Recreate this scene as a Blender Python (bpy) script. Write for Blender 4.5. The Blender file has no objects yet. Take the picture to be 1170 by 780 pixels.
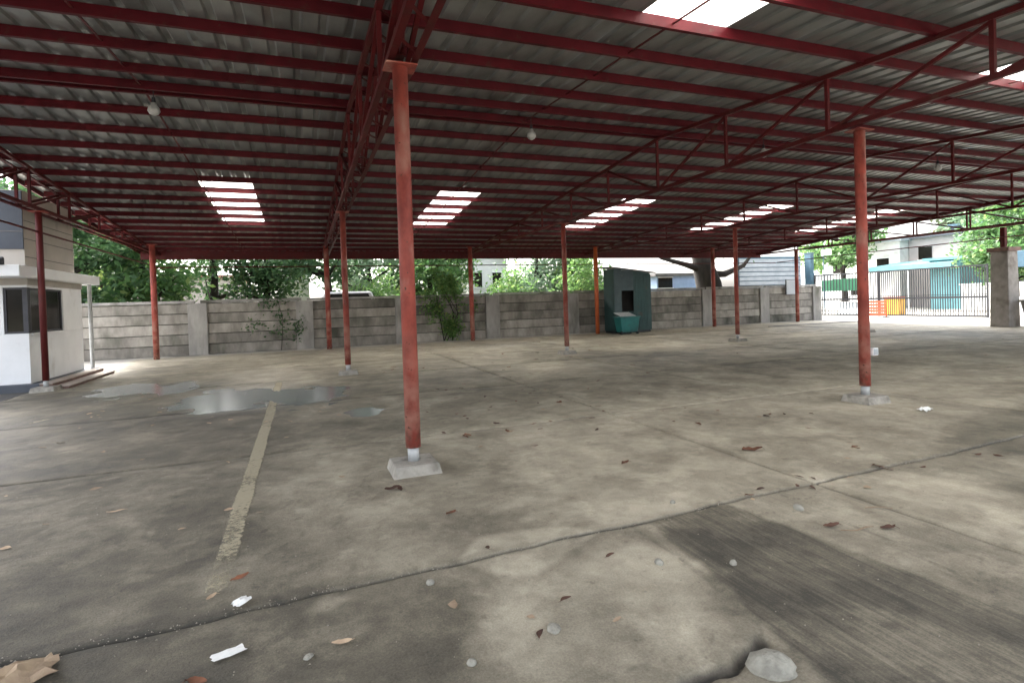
import bpy, math, random
import numpy as np
from mathutils import Matrix, Vector
random.seed(7)
RNG = np.random.default_rng(7)
scn = bpy.context.scene
COL = scn.collection

# ------------------------------------------------------------------ camera, light, exposure
cam_d = bpy.data.cameras.new('camera'); cam = bpy.data.objects.new('camera', cam_d); COL.objects.link(cam)
cam_d.sensor_width = 36.0; cam_d.lens = 627.987 / 1170 * 36.0
cam_d.shift_y = -(390 - 354.48) / 1170.0
cam_d.clip_start = 0.05; cam_d.clip_end = 2000
cr = Vector((0.93496441, -0.35321323, -0.03289329)); cu = Vector((0.03607916, 0.0024375, 0.99934596)); cf = Vector((0.35290204, 0.93553967, -0.01502261))
m = Matrix((cr, cu, -cf)).transposed().to_4x4(); m.translation = Vector((0, 0, 1.6))
cam.matrix_world = m
scn.camera = cam

SUN_ELEV, SUN_ROT = 50.0, 346.0
w = bpy.data.worlds.new('World'); scn.world = w; w.use_nodes = True
nt = w.node_tree
sky = nt.nodes.new('ShaderNodeTexSky'); sky.sky_type = 'NISHITA'; sky.sun_disc = False
sky.sun_elevation = math.radians(SUN_ELEV); sky.sun_rotation = math.radians(SUN_ROT)
sky.air_density = 1.0; sky.dust_density = 6.0; sky.ozone_density = 1.0
bgn = nt.nodes['Background']; bgn.inputs['Strength'].default_value = 0.15
hs = nt.nodes.new('ShaderNodeHueSaturation'); hs.inputs['Saturation'].default_value = 0.30
nt.links.new(sky.outputs[0], hs.inputs['Color']); nt.links.new(hs.outputs[0], bgn.inputs['Color'])
sd = bpy.data.lights.new('sun', 'SUN'); sd.energy = 1.3; sd.angle = math.radians(14); sd.color = (1.0, 0.96, 0.9)
so = bpy.data.objects.new('sun', sd); COL.objects.link(so)
a, b = math.radians(SUN_ELEV), math.radians(SUN_ROT)
sun_dir = Vector((math.sin(b) * math.cos(a), math.cos(b) * math.cos(a), math.sin(a)))
so.rotation_euler = sun_dir.to_track_quat('Z', 'Y').to_euler()
scn.view_settings.view_transform = 'Standard'; scn.view_settings.look = 'None'
scn.view_settings.gamma = 1.0; scn.view_settings.use_curve_mapping = False
scn.view_settings.exposure = 3.05
scn.render.engine = 'CYCLES'
scn.cycles.use_denoising = True
scn.cycles.max_bounces = 10; scn.cycles.diffuse_bounces = 6; scn.cycles.transparent_max_bounces = 8
scn.cycles.sample_clamp_indirect = 6.0

# ------------------------------------------------------------------ helpers
class MB:
    def __init__(s): s.v = []; s.f = []
    def add(s, vs, fs):
        n = len(s.v); s.v += [tuple(v) for v in vs]; s.f += [tuple(i + n for i in f) for f in fs]; return s
    def box(s, x0, x1, y0, y1, z0, z1):
        return s.add([(x0,y0,z0),(x1,y0,z0),(x1,y1,z0),(x0,y1,z0),(x0,y0,z1),(x1,y0,z1),(x1,y1,z1),(x0,y1,z1)],
                     [(0,3,2,1),(4,5,6,7),(0,1,5,4),(1,2,6,5),(2,3,7,6),(3,0,4,7)])
    def taper(s, cx, cy, z0, z1, a0, b0, a1, b1):
        return s.add([(cx-a0,cy-b0,z0),(cx+a0,cy-b0,z0),(cx+a0,cy+b0,z0),(cx-a0,cy+b0,z0),(cx-a1,cy-b1,z1),(cx+a1,cy-b1,z1),(cx+a1,cy+b1,z1),(cx-a1,cy+b1,z1)],
                     [(0,3,2,1),(4,5,6,7),(0,1,5,4),(1,2,6,5),(2,3,7,6),(3,0,4,7)])
    def bar(s, p, q, w_, h_, up=(0,0,1)):
        p, q = Vector(p), Vector(q); d = (q - p).normalized(); u = Vector(up)
        sd_ = d.cross(u)
        if sd_.length < 1e-4: sd_ = d.cross(Vector((1,0,0)))
        sd_.normalize(); u = sd_.cross(d)
        c = []
        for e in (p, q):
            for i, j in ((-1,-1),(1,-1),(1,1),(-1,1)): c.append(e + sd_*(i*w_/2) + u*(j*h_/2))
        return s.add(c, [(0,3,2,1),(4,5,6,7),(0,1,5,4),(1,2,6,5),(2,3,7,6),(3,0,4,7)])
    def angle(s, p, q, w_, t, flip=1):      # L section
        s.bar(p, q, w_, t)
        off = Vector((flip*(w_/2 - t/2), 0, w_/2))
        return s.bar(Vector(p)+off, Vector(q)+off, t, w_)
    def tube(s, pts, rs, n=10, cap=True):
        pts = [Vector(p) for p in pts]
        if not hasattr(rs, '__len__'): rs = [rs]*len(pts)
        ref = Vector((0.13, 0.27, 0.95)); b0 = len(s.v); 
        for i, p in enumerate(pts):
            d = (pts[min(i+1, len(pts)-1)] - pts[max(i-1, 0)]).normalized()
            x = d.cross(ref if abs(d.dot(ref)) < .9 else Vector((1,0,0))).normalized(); y = d.cross(x)
            for k in range(n):
                t = 2*math.pi*k/n; s.v.append(tuple(p + x*math.cos(t)*rs[i] + y*math.sin(t)*rs[i]))
        for i in range(len(pts)-1):
            for k in range(n):
                a_, b_ = b0+i*n+k, b0+i*n+(k+1) % n
                s.f.append((a_, b_, b_+n, a_+n))
        if cap:
            s.f.append(tuple(b0+k for k in range(n))[::-1]); s.f.append(tuple(b0+(len(pts)-1)*n+k for k in range(n)))
        return s
    def prism(s, poly, z0, z1):
        n = len(poly)
        return s.add([(x,y,z0) for x,y in poly]+[(x,y,z1) for x,y in poly],
                     [tuple(range(n))[::-1], tuple(range(n, 2*n))]+[(i,(i+1)%n,(i+1)%n+n,i+n) for i in range(n)])
    def extr(s, prof, axis, a0, a1):      # prof: 2d closed polygon in the two other axes
        n = len(prof)
        def P(u, v, a_): return (a_, u, v) if axis == 0 else ((u, a_, v) if axis == 1 else (u, v, a_))
        return s.add([P(u,v,a0) for u,v in prof]+[P(u,v,a1) for u,v in prof],
                     [tuple(range(n))[::-1], tuple(range(n, 2*n))]+[(i,(i+1)%n,(i+1)%n+n,i+n) for i in range(n)])
    def mesh(s, name, mat, smooth=False):
        me = bpy.data.meshes.new(name); me.from_pydata(s.v, [], s.f); me.update()
        if mat: me.materials.append(mat)
        if smooth: me.polygons.foreach_set('use_smooth', [True]*len(me.polygons))
        return me

def link(name, me, parent=None, loc=(0,0,0), rot=(0,0,0), sc=None):
    o = bpy.data.objects.new(name, me); COL.objects.link(o)
    if parent is not None: o.parent = parent
    o.location = loc; o.rotation_euler = rot
    if sc is not None: o.scale = sc
    return o
def part(name, mb, mat, parent, smooth=False, **k): return link(name, mb.mesh(name, mat, smooth), parent, **k)
def tag(o, label=None, cat=None, group=None, kind=None):
    if label: o['label'] = label
    if cat: o['category'] = cat
    if group: o['group'] = group
    if kind: o['kind'] = kind
    return o
def thing(name, label, cat, loc=(0,0,0), group=None, rz=0):
    o = bpy.data.objects.new(name, None); COL.objects.link(o); o.location = loc; o.rotation_euler = (0,0,rz); o.empty_display_size = .3
    return tag(o, label, cat, group)
def copy_tree(o, parent=None):
    c = o.copy(); COL.objects.link(c); c.parent = parent
    for ch in list(o.children): copy_tree(ch, c)
    return c
def bevel(o, wd=.008, seg=2):
    md = o.modifiers.new('bevel', 'BEVEL'); md.width = wd; md.segments = seg; md.limit_method = 'ANGLE'; md.angle_limit = math.radians(40); return o

# ------------------------------------------------------------------ materials
def N(nt_, t, **k):
    n = nt_.nodes.new(t)
    for a_, v in k.items(): setattr(n, a_, v)
    return n
def mat(name, c1, c2=None, scale=6.0, rough=.7, bump=.0, metallic=0.0, detail=6.0, lo=.35, hi=.65, c3=None, c3scale=2.0, c3lo=.6, c3hi=.75, stretch=(1,1,1), coord='Object', spec=.5, randv=0.0):
    m_ = bpy.data.materials.new(name); m_.use_nodes = True; t = m_.node_tree; L = t.links.new
    bs = t.nodes['Principled BSDF']; bs.inputs['Roughness'].default_value = rough; bs.inputs['Metallic'].default_value = metallic
    bs.inputs['Specular IOR Level'].default_value = spec
    tc = N(t, 'ShaderNodeTexCoord'); mp = N(t, 'ShaderNodeMapping'); mp.inputs['Scale'].default_value = stretch
    L(tc.outputs[coord], mp.inputs['Vector'])
    src = mp.outputs['Vector']
    nz = N(t, 'ShaderNodeTexNoise'); nz.inputs['Scale'].default_value = scale; nz.inputs['Detail'].default_value = detail; nz.inputs['Roughness'].default_value = .62
    oi = N(t, 'ShaderNodeObjectInfo')
    if randv > 0:
        ad = N(t, 'ShaderNodeVectorMath', operation='ADD'); ml = N(t, 'ShaderNodeMath', operation='MULTIPLY'); ml.inputs[1].default_value = 37.0
        L(oi.outputs['Random'], ml.inputs[0]); L(src, ad.inputs[0]); L(ml.outputs[0], ad.inputs[1]); src = ad.outputs[0]
    L(src, nz.inputs['Vector'])
    mr = N(t, 'ShaderNodeMapRange'); mr.inputs['From Min'].default_value = lo; mr.inputs['From Max'].default_value = hi
    L(nz.outputs['Fac'], mr.inputs['Value'])
    mx = N(t, 'ShaderNodeMix', data_type='RGBA'); mx.inputs['A'].default_value = (*c1, 1); mx.inputs['B'].default_value = (*(c2 or c1), 1)
    L(mr.outputs['Result'], mx.inputs['Factor']); out = mx.outputs['Result']
    if c3:
        n2 = N(t, 'ShaderNodeTexNoise'); n2.inputs['Scale'].default_value = c3scale; n2.inputs['Detail'].default_value = 8; L(src, n2.inputs['Vector'])
        m2 = N(t, 'ShaderNodeMapRange'); m2.inputs['From Min'].default_value = c3lo; m2.inputs['From Max'].default_value = c3hi; L(n2.outputs['Fac'], m2.inputs['Value'])
        x2 = N(t, 'ShaderNodeMix', data_type='RGBA'); x2.inputs['B'].default_value = (*c3, 1); L(out, x2.inputs['A']); L(m2.outputs['Result'], x2.inputs['Factor']); out = x2.outputs['Result']
    if randv > 0:
        hv = N(t, 'ShaderNodeHueSaturation'); r2 = N(t, 'ShaderNodeMapRange'); r2.inputs['To Min'].default_value = 1-randv; r2.inputs['To Max'].default_value = 1+randv
        L(oi.outputs['Random'], r2.inputs['Value']); L(r2.outputs['Result'], hv.inputs['Value']); L(out, hv.inputs['Color']); out = hv.outputs['Color']
    L(out, bs.inputs['Base Color'])
    if bump > 0:
        bp = N(t, 'ShaderNodeBump'); bp.inputs['Strength'].default_value = bump; bp.inputs['Distance'].default_value = .02
        n3 = N(t, 'ShaderNodeTexNoise'); n3.inputs['Scale'].default_value = scale*4; n3.inputs['Detail'].default_value = 8; L(src, n3.inputs['Vector'])
        L(n3.outputs['Fac'], bp.inputs['Height']); L(bp.outputs['Normal'], bs.inputs['Normal'])
    return m_

M = {}
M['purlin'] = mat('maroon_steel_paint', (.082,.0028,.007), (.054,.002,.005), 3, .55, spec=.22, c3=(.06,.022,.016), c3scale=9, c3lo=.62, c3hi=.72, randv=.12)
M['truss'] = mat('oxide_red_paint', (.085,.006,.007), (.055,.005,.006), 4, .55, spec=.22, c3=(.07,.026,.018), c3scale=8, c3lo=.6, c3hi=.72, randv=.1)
M['column'] = mat('faded_red_paint', (.33,.072,.052), (.18,.036,.028), 6, .6, spec=.3, c3=(.37,.19,.15), c3scale=3.5, c3lo=.52, c3hi=.70, bump=.12, stretch=(1,1,.5), randv=.08)
def wear(m_):
    t = m_.node_tree; L = t.links.new; bs = t.nodes['Principled BSDF']; src = bs.inputs['Base Color'].links[0].from_socket
    tc = N(t,'ShaderNodeTexCoord'); sp = N(t,'ShaderNodeSeparateXYZ'); L(tc.outputs['Object'], sp.inputs[0])
    for lo_, hi_, sc_, a0, a1, col_ in ((1.5,.5,4.5,.42,.62,(.40,.185,.145)), (.55,.15,16,.50,.60,(.13,.075,.05)), (9,8,22,.665,.70,(.10,.045,.03))):
        mz = N(t,'ShaderNodeMapRange'); mz.inputs['From Min'].default_value = lo_; mz.inputs['From Max'].default_value = hi_; L(sp.outputs[2], mz.inputs['Value'])
        nn_ = N(t,'ShaderNodeTexNoise'); nn_.inputs['Scale'].default_value = sc_; nn_.inputs['Detail'].default_value = 9; L(tc.outputs['Object'], nn_.inputs['Vector'])
        mn = N(t,'ShaderNodeMapRange'); mn.inputs['From Min'].default_value = a0; mn.inputs['From Max'].default_value = a1; L(nn_.outputs['Fac'], mn.inputs['Value'])
        mu = N(t,'ShaderNodeMath', operation='MULTIPLY'); L(mz.outputs['Result'], mu.inputs[0]); L(mn.outputs['Result'], mu.inputs[1])
        mx = N(t,'ShaderNodeMix', data_type='RGBA'); mx.inputs['B'].default_value = (*col_, 1); L(src, mx.inputs['A']); L(mu.outputs[0], mx.inputs['Factor']); src = mx.outputs['Result']
    L(src, bs.inputs['Base Color'])
wear(M['column'])
M['darkcol'] = mat('dark_maroon_paint', (.11,.016,.014), (.075,.011,.011), 3, .55, spec=.3)  # darker red, for the left-edge column only
M['orange'] = mat('orange_paint', (.55,.13,.035), (.42,.09,.03), 3, .5, c3=(.25,.07,.03), c3scale=7)
M['galv'] = mat('galvanised_grey', (.42,.43,.43), (.30,.31,.31), 7, .5, bump=.05)
M['white'] = mat('white_paint', (.84,.85,.86), (.76,.77,.78), 1.6, .6, c3=(.48,.45,.40), c3scale=1.3, c3lo=.62, c3hi=.85, bump=.03)
M['beige'] = mat('beige_board', (.46,.42,.37), (.38,.35,.31), 1.2, .7, c3=(.28,.26,.24), c3scale=2.0, c3lo=.6, c3hi=.8)
M['bluegrey'] = mat('blue_grey_board', (.085,.095,.115), (.06,.068,.085), 1.5, .7)  # darkened to carry the shade on the guardhouse's upper front
M['bulb'] = mat('dusty_bulb_glass', (.42,.42,.41), (.32,.32,.31), 9, .3)
M['conc'] = mat('footing_concrete', (.34,.32,.28), (.22,.205,.18), 9, .85, bump=.25, c3=(.13,.12,.10), c3scale=5, c3lo=.55, c3hi=.7, randv=.1)
M['conc_block'] = mat('pillar_concrete', (.30,.28,.26), (.20,.185,.17), 3, .85, bump=.2, c3=(.12,.10,.085), c3scale=2, c3lo=.55, c3hi=.72)
M['plank'] = mat('precast_concrete', (.34,.32,.285), (.18,.168,.148), 2.3, .88, bump=.2, c3=(.075,.078,.06), c3scale=1.1, c3lo=.52, c3hi=.72, stretch=(1,1,.45), randv=.26)
M['wallpost'] = mat('wall_post_concrete', (.34,.33,.31), (.21,.205,.195), 2.5, .88, bump=.2, c3=(.10,.10,.08), c3scale=1.4, c3lo=.52, c3hi=.7, stretch=(1,1,.35), randv=.12)
M['step'] = mat('step_brown', (.20,.12,.10), (.13,.08,.07), 5, .75)
M['steptop'] = mat('step_top', (.42,.36,.32), (.30,.26,.23), 5, .75)
M['glass'] = mat('dark_window_glass', (.010,.010,.009), (.018,.015,.013), 3, .10, spec=.25)
M['frame'] = mat('dark_frame', (.03,.03,.04), (.05,.05,.06), 6, .5)
M['black'] = mat('black_iron', (.018,.018,.022), (.03,.03,.035), 9, .5)
M['tealpaint'] = mat('weathered_teal_sheet', (.022,.066,.066), (.015,.044,.046), 2.0, .6, c3=(.06,.05,.04), c3scale=3, c3lo=.62, c3hi=.75)
M['tealgrey'] = mat('grey_teal_board', (.055,.085,.095), (.035,.058,.068), 2.5, .7, c3=(.12,.12,.11), c3scale=3)
M['tealbin'] = mat('teal_plastic', (.013,.15,.145), (.010,.10,.10), 2.5, .45, c3=(.04,.09,.08), c3scale=5)
M['bluecol'] = mat('blue_grey_paint', (.07,.14,.19), (.05,.10,.14), 3, .5)
M['darkin'] = mat('dark_interior', (.018,.017,.016), (.03,.028,.025), 3, .9)
M['bark'] = mat('bark', (.026,.020,.015), (.013,.010,.008), 5, .95, bump=.6, stretch=(1,1,.3))
M['paper'] = mat('white_paper', (.80,.80,.78), (.70,.70,.68), 10, .8)
M['stone'] = mat('pale_rubble', (.34,.33,.28), (.21,.20,.17), 14, .95, bump=.7)
M['leafbrown'] = mat('dry_brown_leaf', (.20,.075,.035), (.10,.038,.02), 14, .8, c3=(.28,.16,.08), c3scale=6, randv=.4)
M['leafdark'] = mat('dark_dead_leaf', (.055,.026,.018), (.09,.04,.022), 14, .85, randv=.4)
M['leafpale'] = mat('pale_dry_leaf', (.42,.31,.21), (.28,.20,.13), 14, .85, randv=.3)
M['crumb'] = mat('grit', (.30,.27,.22), (.16,.145,.115), 20, .95, randv=.3)
M['standin'] = mat('tan_standin', (.42,.32,.21), (.30,.22,.15), 9, .9, bump=.3)
M['rednear'] = mat('red_plastic_barrier', (.55,.10,.04), (.42,.07,.03), 3, .5)
M['yellow'] = mat('yellow_paint', (.75,.42,.06), (.62,.32,.05), 2, .5)
M['green'] = mat('green_banner_cloth', (.03,.17,.085), (.025,.14,.07), 1.5, .7)
M['aqua'] = mat('aqua_wall', (.13,.30,.32), (.09,.24,.27), 1.3, .7)
M['palewall'] = mat('pale_wall', (.72,.72,.70), (.60,.60,.59), .8, .8, c3=(.40,.38,.36), c3scale=.8, c3lo=.6, c3hi=.8)
M['taupe'] = mat('taupe_wall', (.42,.38,.37), (.34,.31,.30), .8, .8)
M['bluewall'] = mat('pale_blue_sheet', (.34,.46,.66), (.26,.36,.55), 1.5, .6)
M['rooftin'] = mat('old_tin_roof', (.16,.15,.15), (.09,.085,.085), 2, .6)
M['redroof'] = mat('rust_red_roof', (.34,.13,.09), (.24,.09,.07), 1.4, .7)
M['carpaint'] = mat('white_car_paint', (.80,.80,.80), (.76,.76,.76), 2, .25)
M['siding'] = mat('white_siding', (.40,.43,.46), (.30,.33,.36), 1.5, .6, randv=.1)
M['dirt'] = mat('bare_soil', (.20,.165,.11), (.12,.10,.07), .8, .95, bump=.3, c3=(.07,.09,.03), c3scale=.5, c3lo=.5, c3hi=.6)
M['yard'] = mat('outer_concrete', (.44,.42,.38), (.34,.32,.29), .7, .85, bump=.1, c3=(.22,.21,.18), c3scale=.35, c3lo=.55, c3hi=.7)
M['darkground'] = mat('darkened_ground', (.075,.072,.068), (.055,.053,.05), 3, .9, bump=.2)  # dark colour that holds down open sky light left of the roof
M['line'] = mat('worn_line_paint', (.38,.345,.27), (.25,.225,.175), 16, .8, bump=.1)

# sheet metal seen from below
def sheetmat():
    m_ = mat('galvalume_sheet', (.29,.305,.295), (.165,.175,.17), 1.7, .40, metallic=.42, detail=8, c3=(.13,.11,.10), c3scale=1.2, c3lo=.58, c3hi=.8, stretch=(1,.35,1), randv=.14)
    return m_
M['sheet'] = sheetmat()
def skymat():
    m_ = bpy.data.materials.new('translucent_fibreglass'); m_.use_nodes = True; t = m_.node_tree; L = t.links.new
    for n in list(t.nodes): t.nodes.remove(n)
    out = N(t,'ShaderNodeOutputMaterial'); tr = N(t,'ShaderNodeBsdfTranslucent'); tp = N(t,'ShaderNodeBsdfTransparent'); mx = N(t,'ShaderNodeMixShader')
    nz = N(t,'ShaderNodeTexNoise'); nz.inputs['Scale'].default_value = 3; cr_ = N(t,'ShaderNodeMix', data_type='RGBA')
    cr_.inputs['A'].default_value = (.95,.93,.90,1); cr_.inputs['B'].default_value = (.80,.77,.72,1); L(nz.outputs['Fac'], cr_.inputs['Factor'])
    L(cr_.outputs['Result'], tr.inputs['Color']); tp.inputs['Color'].default_value = (.95,.94,.92,1)
    mx.inputs[0].default_value = .35; L(tr.outputs[0], mx.inputs[1]); L(tp.outputs[0], mx.inputs[2]); L(mx.outputs[0], out.inputs['Surface'])
    return m_
M['sky_sheet'] = skymat()
def leafmat(name, c1, c2, c3):
    m_ = bpy.data.materials.new(name); m_.use_nodes = True; t = m_.node_tree; L = t.links.new
    for n in list(t.nodes): t.nodes.remove(n)
    out = N(t,'ShaderNodeOutputMaterial'); d = N(t,'ShaderNodeBsdfPrincipled'); tr = N(t,'ShaderNodeBsdfTranslucent'); mx = N(t,'ShaderNodeMixShader')
    d.inputs['Roughness'].default_value = .55
    g = N(t,'ShaderNodeNewGeometry'); rp = N(t,'ShaderNodeValToRGB'); rp.color_ramp.elements[0].color = (*c1,1); rp.color_ramp.elements[1].color = (*c2,1)
    e = rp.color_ramp.elements.new(.86); e.color = (*c2,1); rp.color_ramp.elements[-1].position = 1; rp.color_ramp.elements[-1].color = (*c3,1)
    L(g.outputs['Random Per Island'], rp.inputs['Fac']); L(rp.outputs[0], d.inputs['Base Color'])
    hv = N(t,'ShaderNodeHueSaturation'); hv.inputs['Value'].default_value = 1.5; L(rp.outputs[0], hv.inputs['Color']); L(hv.outputs[0], tr.inputs['Color'])
    mx.inputs[0].default_value = .42; L(d.outputs[0], mx.inputs[1]); L(tr.outputs[0], mx.inputs[2]); L(mx.outputs[0], out.inputs['Surface'])
    return m_
M['leaf_mid'] = leafmat('mid_green_foliage', (.045,.105,.035), (.09,.18,.055), (.18,.26,.08))
M['leaf_dark'] = leafmat('dark_green_foliage', (.034,.08,.034), (.068,.14,.052), (.14,.21,.08))
M['leaf_bright'] = leafmat('bright_green_foliage', (.08,.16,.05), (.14,.25,.07), (.26,.32,.10))
M['leaf_pale'] = leafmat('pale_green_foliage', (.10,.16,.10), (.16,.24,.14), (.25,.31,.19))

# floor concrete: vertex attributes tone and wet carry the stains, nodes add the grain
def floormat():
    m_ = bpy.data.materials.new('stained_parking_concrete'); m_.use_nodes = True; t = m_.node_tree; L = t.links.new
    bs = t.nodes['Principled BSDF']
    at = N(t,'ShaderNodeAttribute'); at.attribute_name = 'tone'; aw = N(t,'ShaderNodeAttribute'); aw.attribute_name = 'wet'; ar = N(t,'ShaderNodeAttribute'); ar.attribute_name = 'crack'
    tc = N(t,'ShaderNodeNewGeometry')
    n1 = N(t,'ShaderNodeTexNoise'); n1.inputs['Scale'].default_value = 9; n1.inputs['Detail'].default_value = 10; n1.inputs['Roughness'].default_value = .7
    n2 = N(t,'ShaderNodeTexNoise'); n2.inputs['Scale'].default_value = 85; n2.inputs['Detail'].default_value = 4; n2.inputs['Roughness'].default_value = .7
    n4 = N(t,'ShaderNodeTexVoronoi'); n4.inputs['Scale'].default_value = 23
    for n in (n1, n2, n4): L(tc.outputs['Position'], n.inputs['Vector'])
    s1 = N(t,'ShaderNodeMath', operation='MULTIPLY_ADD'); s1.inputs[1].default_value = .46; s1.inputs[2].default_value = -.23; L(n1.outputs['Fac'], s1.inputs[0])
    s2 = N(t,'ShaderNodeMath', operation='MULTIPLY_ADD'); s2.inputs[1].default_value = .50; s2.inputs[2].default_value = -.25; L(n2.outputs['Fac'], s2.inputs[0])
    a1 = N(t,'ShaderNodeMath', operation='ADD'); L(at.outputs['Fac'], a1.inputs[0]); L(s1.outputs[0], a1.inputs[1])
    a2 = N(t,'ShaderNodeMath', operation='ADD'); L(a1.outputs[0], a2.inputs[0]); L(s2.outputs[0], a2.inputs[1])
    rp = N(t,'ShaderNodeValToRGB'); el = rp.color_ramp.elements
    el[0].position = 0; el[0].color = (.050,.045,.034,1); el[1].position = 1; el[1].color = (.52,.475,.375,1)
    for p_, c in ((.25,(.120,.105,.076)), (.5,(.232,.206,.154)), (.75,(.372,.335,.256))):
        e = el.new(p_); e.color = (*c,1)
    mp2 = N(t,'ShaderNodeMapping'); mp2.inputs['Scale'].default_value = (34, 1.3, 1); mp2.inputs['Rotation'].default_value = (0,0,math.radians(3)); L(tc.outputs['Position'], mp2.inputs['Vector'])
    n5 = N(t,'ShaderNodeTexNoise'); n5.inputs['Scale'].default_value = 1.0; n5.inputs['Detail'].default_value = 5; n5.inputs['Roughness'].default_value = .7; L(mp2.outputs['Vector'], n5.inputs['Vector'])
    ast = N(t,'ShaderNodeAttribute'); ast.attribute_name = 'stripe'
    s5 = N(t,'ShaderNodeMath', operation='MULTIPLY_ADD'); s5.inputs[1].default_value = .85; s5.inputs[2].default_value = -.43; L(n5.outputs['Fac'], s5.inputs[0])
    s6 = N(t,'ShaderNodeMath', operation='MULTIPLY'); L(s5.outputs[0], s6.inputs[0]); L(ast.outputs['Fac'], s6.inputs[1])
    n6 = N(t,'ShaderNodeTexNoise'); n6.inputs['Scale'].default_value = 2.6; n6.inputs['Detail'].default_value = 12; n6.inputs['Roughness'].default_value = .72; n6.inputs['Distortion'].default_value = .6; L(tc.outputs['Position'], n6.inputs['Vector'])
    s7 = N(t,'ShaderNodeMath', operation='MULTIPLY_ADD'); s7.inputs[1].default_value = .55; s7.inputs[2].default_value = -.275; L(n6.outputs['Fac'], s7.inputs[0])
    a3 = N(t,'ShaderNodeMath', operation='ADD'); L(a2.outputs[0], a3.inputs[0]); L(s6.outputs[0], a3.inputs[1])
    a4 = N(t,'ShaderNodeMath', operation='ADD'); L(a3.outputs[0], a4.inputs[0]); L(s7.outputs[0], a4.inputs[1])
    n7 = N(t,'ShaderNodeTexNoise'); n7.inputs['Scale'].default_value = 1.35; n7.inputs['Detail'].default_value = 14; n7.inputs['Roughness'].default_value = .66; n7.inputs['Distortion'].default_value = .4; L(tc.outputs['Position'], n7.inputs['Vector'])
    m7 = N(t,'ShaderNodeMapRange'); m7.interpolation_type = 'SMOOTHSTEP'; m7.inputs['From Min'].default_value = .50; m7.inputs['From Max'].default_value = .555; m7.inputs['To Min'].default_value = -.045; m7.inputs['To Max'].default_value = .055; L(n7.outputs['Fac'], m7.inputs['Value'])
    n8 = N(t,'ShaderNodeTexNoise'); n8.inputs['Scale'].default_value = 7; n8.inputs['Detail'].default_value = 10; n8.inputs['Roughness'].default_value = .6; L(tc.outputs['Position'], n8.inputs['Vector'])
    m8 = N(t,'ShaderNodeMapRange'); m8.interpolation_type = 'SMOOTHSTEP'; m8.inputs['From Min'].default_value = .635; m8.inputs['From Max'].default_value = .69; m8.inputs['To Max'].default_value = -.13; L(n8.outputs['Fac'], m8.inputs['Value'])
    a5 = N(t,'ShaderNodeMath', operation='ADD'); L(a4.outputs[0], a5.inputs[0]); L(m7.outputs['Result'], a5.inputs[1])
    a6 = N(t,'ShaderNodeMath', operation='ADD'); L(a5.outputs[0], a6.inputs[0]); L(m8.outputs['Result'], a6.inputs[1])
    L(a6.outputs[0], rp.inputs['Fac'])
    # small pale flecks
    vr = N(t,'ShaderNodeMapRange'); vr.inputs['From Min'].default_value = .10; vr.inputs['From Max'].default_value = .04; L(n4.outputs['Distance'], vr.inputs['Value'])
    sepc = N(t,'ShaderNodeSeparateColor'); L(n4.outputs['Color'], sepc.inputs[0])
    gt = N(t,'ShaderNodeMath', operation='GREATER_THAN'); gt.inputs[1].default_value = .955; L(sepc.outputs[0], gt.inputs[0])
    fm = N(t,'ShaderNodeMath', operation='MULTIPLY'); L(vr.outputs['Result'], fm.inputs[0]); L(gt.outputs[0], fm.inputs[1])
    fm2 = N(t,'ShaderNodeMath', operation='MULTIPLY'); fm2.inputs[1].default_value = .12; L(fm.outputs[0], fm2.inputs[0])
    fx = N(t,'ShaderNodeMix', data_type='RGBA'); fx.inputs['B'].default_value = (.50,.46,.38,1); L(rp.outputs[0], fx.inputs['A']); L(fm2.outputs[0], fx.inputs['Factor'])
    cx = N(t,'ShaderNodeMix', data_type='RGBA'); cx.inputs['B'].default_value = (.03,.027,.022,1); L(fx.outputs['Result'], cx.inputs['A']); L(ar.outputs['Fac'], cx.inputs['Factor'])
    L(cx.outputs['Result'], bs.inputs['Base Color'])
    rr = N(t,'ShaderNodeMapRange'); rr.inputs['To Min'].default_value = .78; rr.inputs['To Max'].default_value = .16; L(aw.outputs['Fac'], rr.inputs['Value']); 
    rn = N(t,'ShaderNodeMath', operation='MULTIPLY_ADD'); rn.inputs[1].default_value = .25; L(n1.outputs['Fac'], rn.inputs[0]); L(rr.outputs['Result'], rn.inputs[2])
    rs = N(t,'ShaderNodeMath', operation='SUBTRACT'); rs.inputs[1].default_value = .12; L(rn.outputs[0], rs.inputs[0]); L(rs.outputs[0], bs.inputs['Roughness'])
    bp = N(t,'ShaderNodeBump'); bp.inputs['Strength'].default_value = .7; bp.inputs['Distance'].default_value = .006
    L(n2.outputs['Fac'], bp.inputs['Height'])
    b2 = N(t,'ShaderNodeBump'); b2.inputs['Strength'].default_value = .4; b2.inputs['Distance'].default_value = .02; L(n1.outputs['Fac'], b2.inputs['Height']); L(bp.outputs['Normal'], b2.inputs['Normal'])
    L(b2.outputs['Normal'], bs.inputs['Normal'])
    return m_
M['floor'] = floormat()
mp_ = bpy.data.materials.new('puddle_water'); mp_.use_nodes = True
bs_ = mp_.node_tree.nodes['Principled BSDF']; bs_.inputs['Base Color'].default_value = (.20,.215,.215,1); bs_.inputs['Roughness'].default_value = .20; bs_.inputs['IOR'].default_value = 1.6
nzp = mp_.node_tree.nodes.new('ShaderNodeTexNoise'); nzp.inputs['Scale'].default_value = 3
bpp = mp_.node_tree.nodes.new('ShaderNodeBump'); bpp.inputs['Strength'].default_value = .15; bpp.inputs['Distance'].default_value = .02
mp_.node_tree.links.new(nzp.outputs['Fac'], bpp.inputs['Height']); mp_.node_tree.links.new(bpp.outputs['Normal'], bs_.inputs['Normal'])
M['puddle'] = mp_

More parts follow.
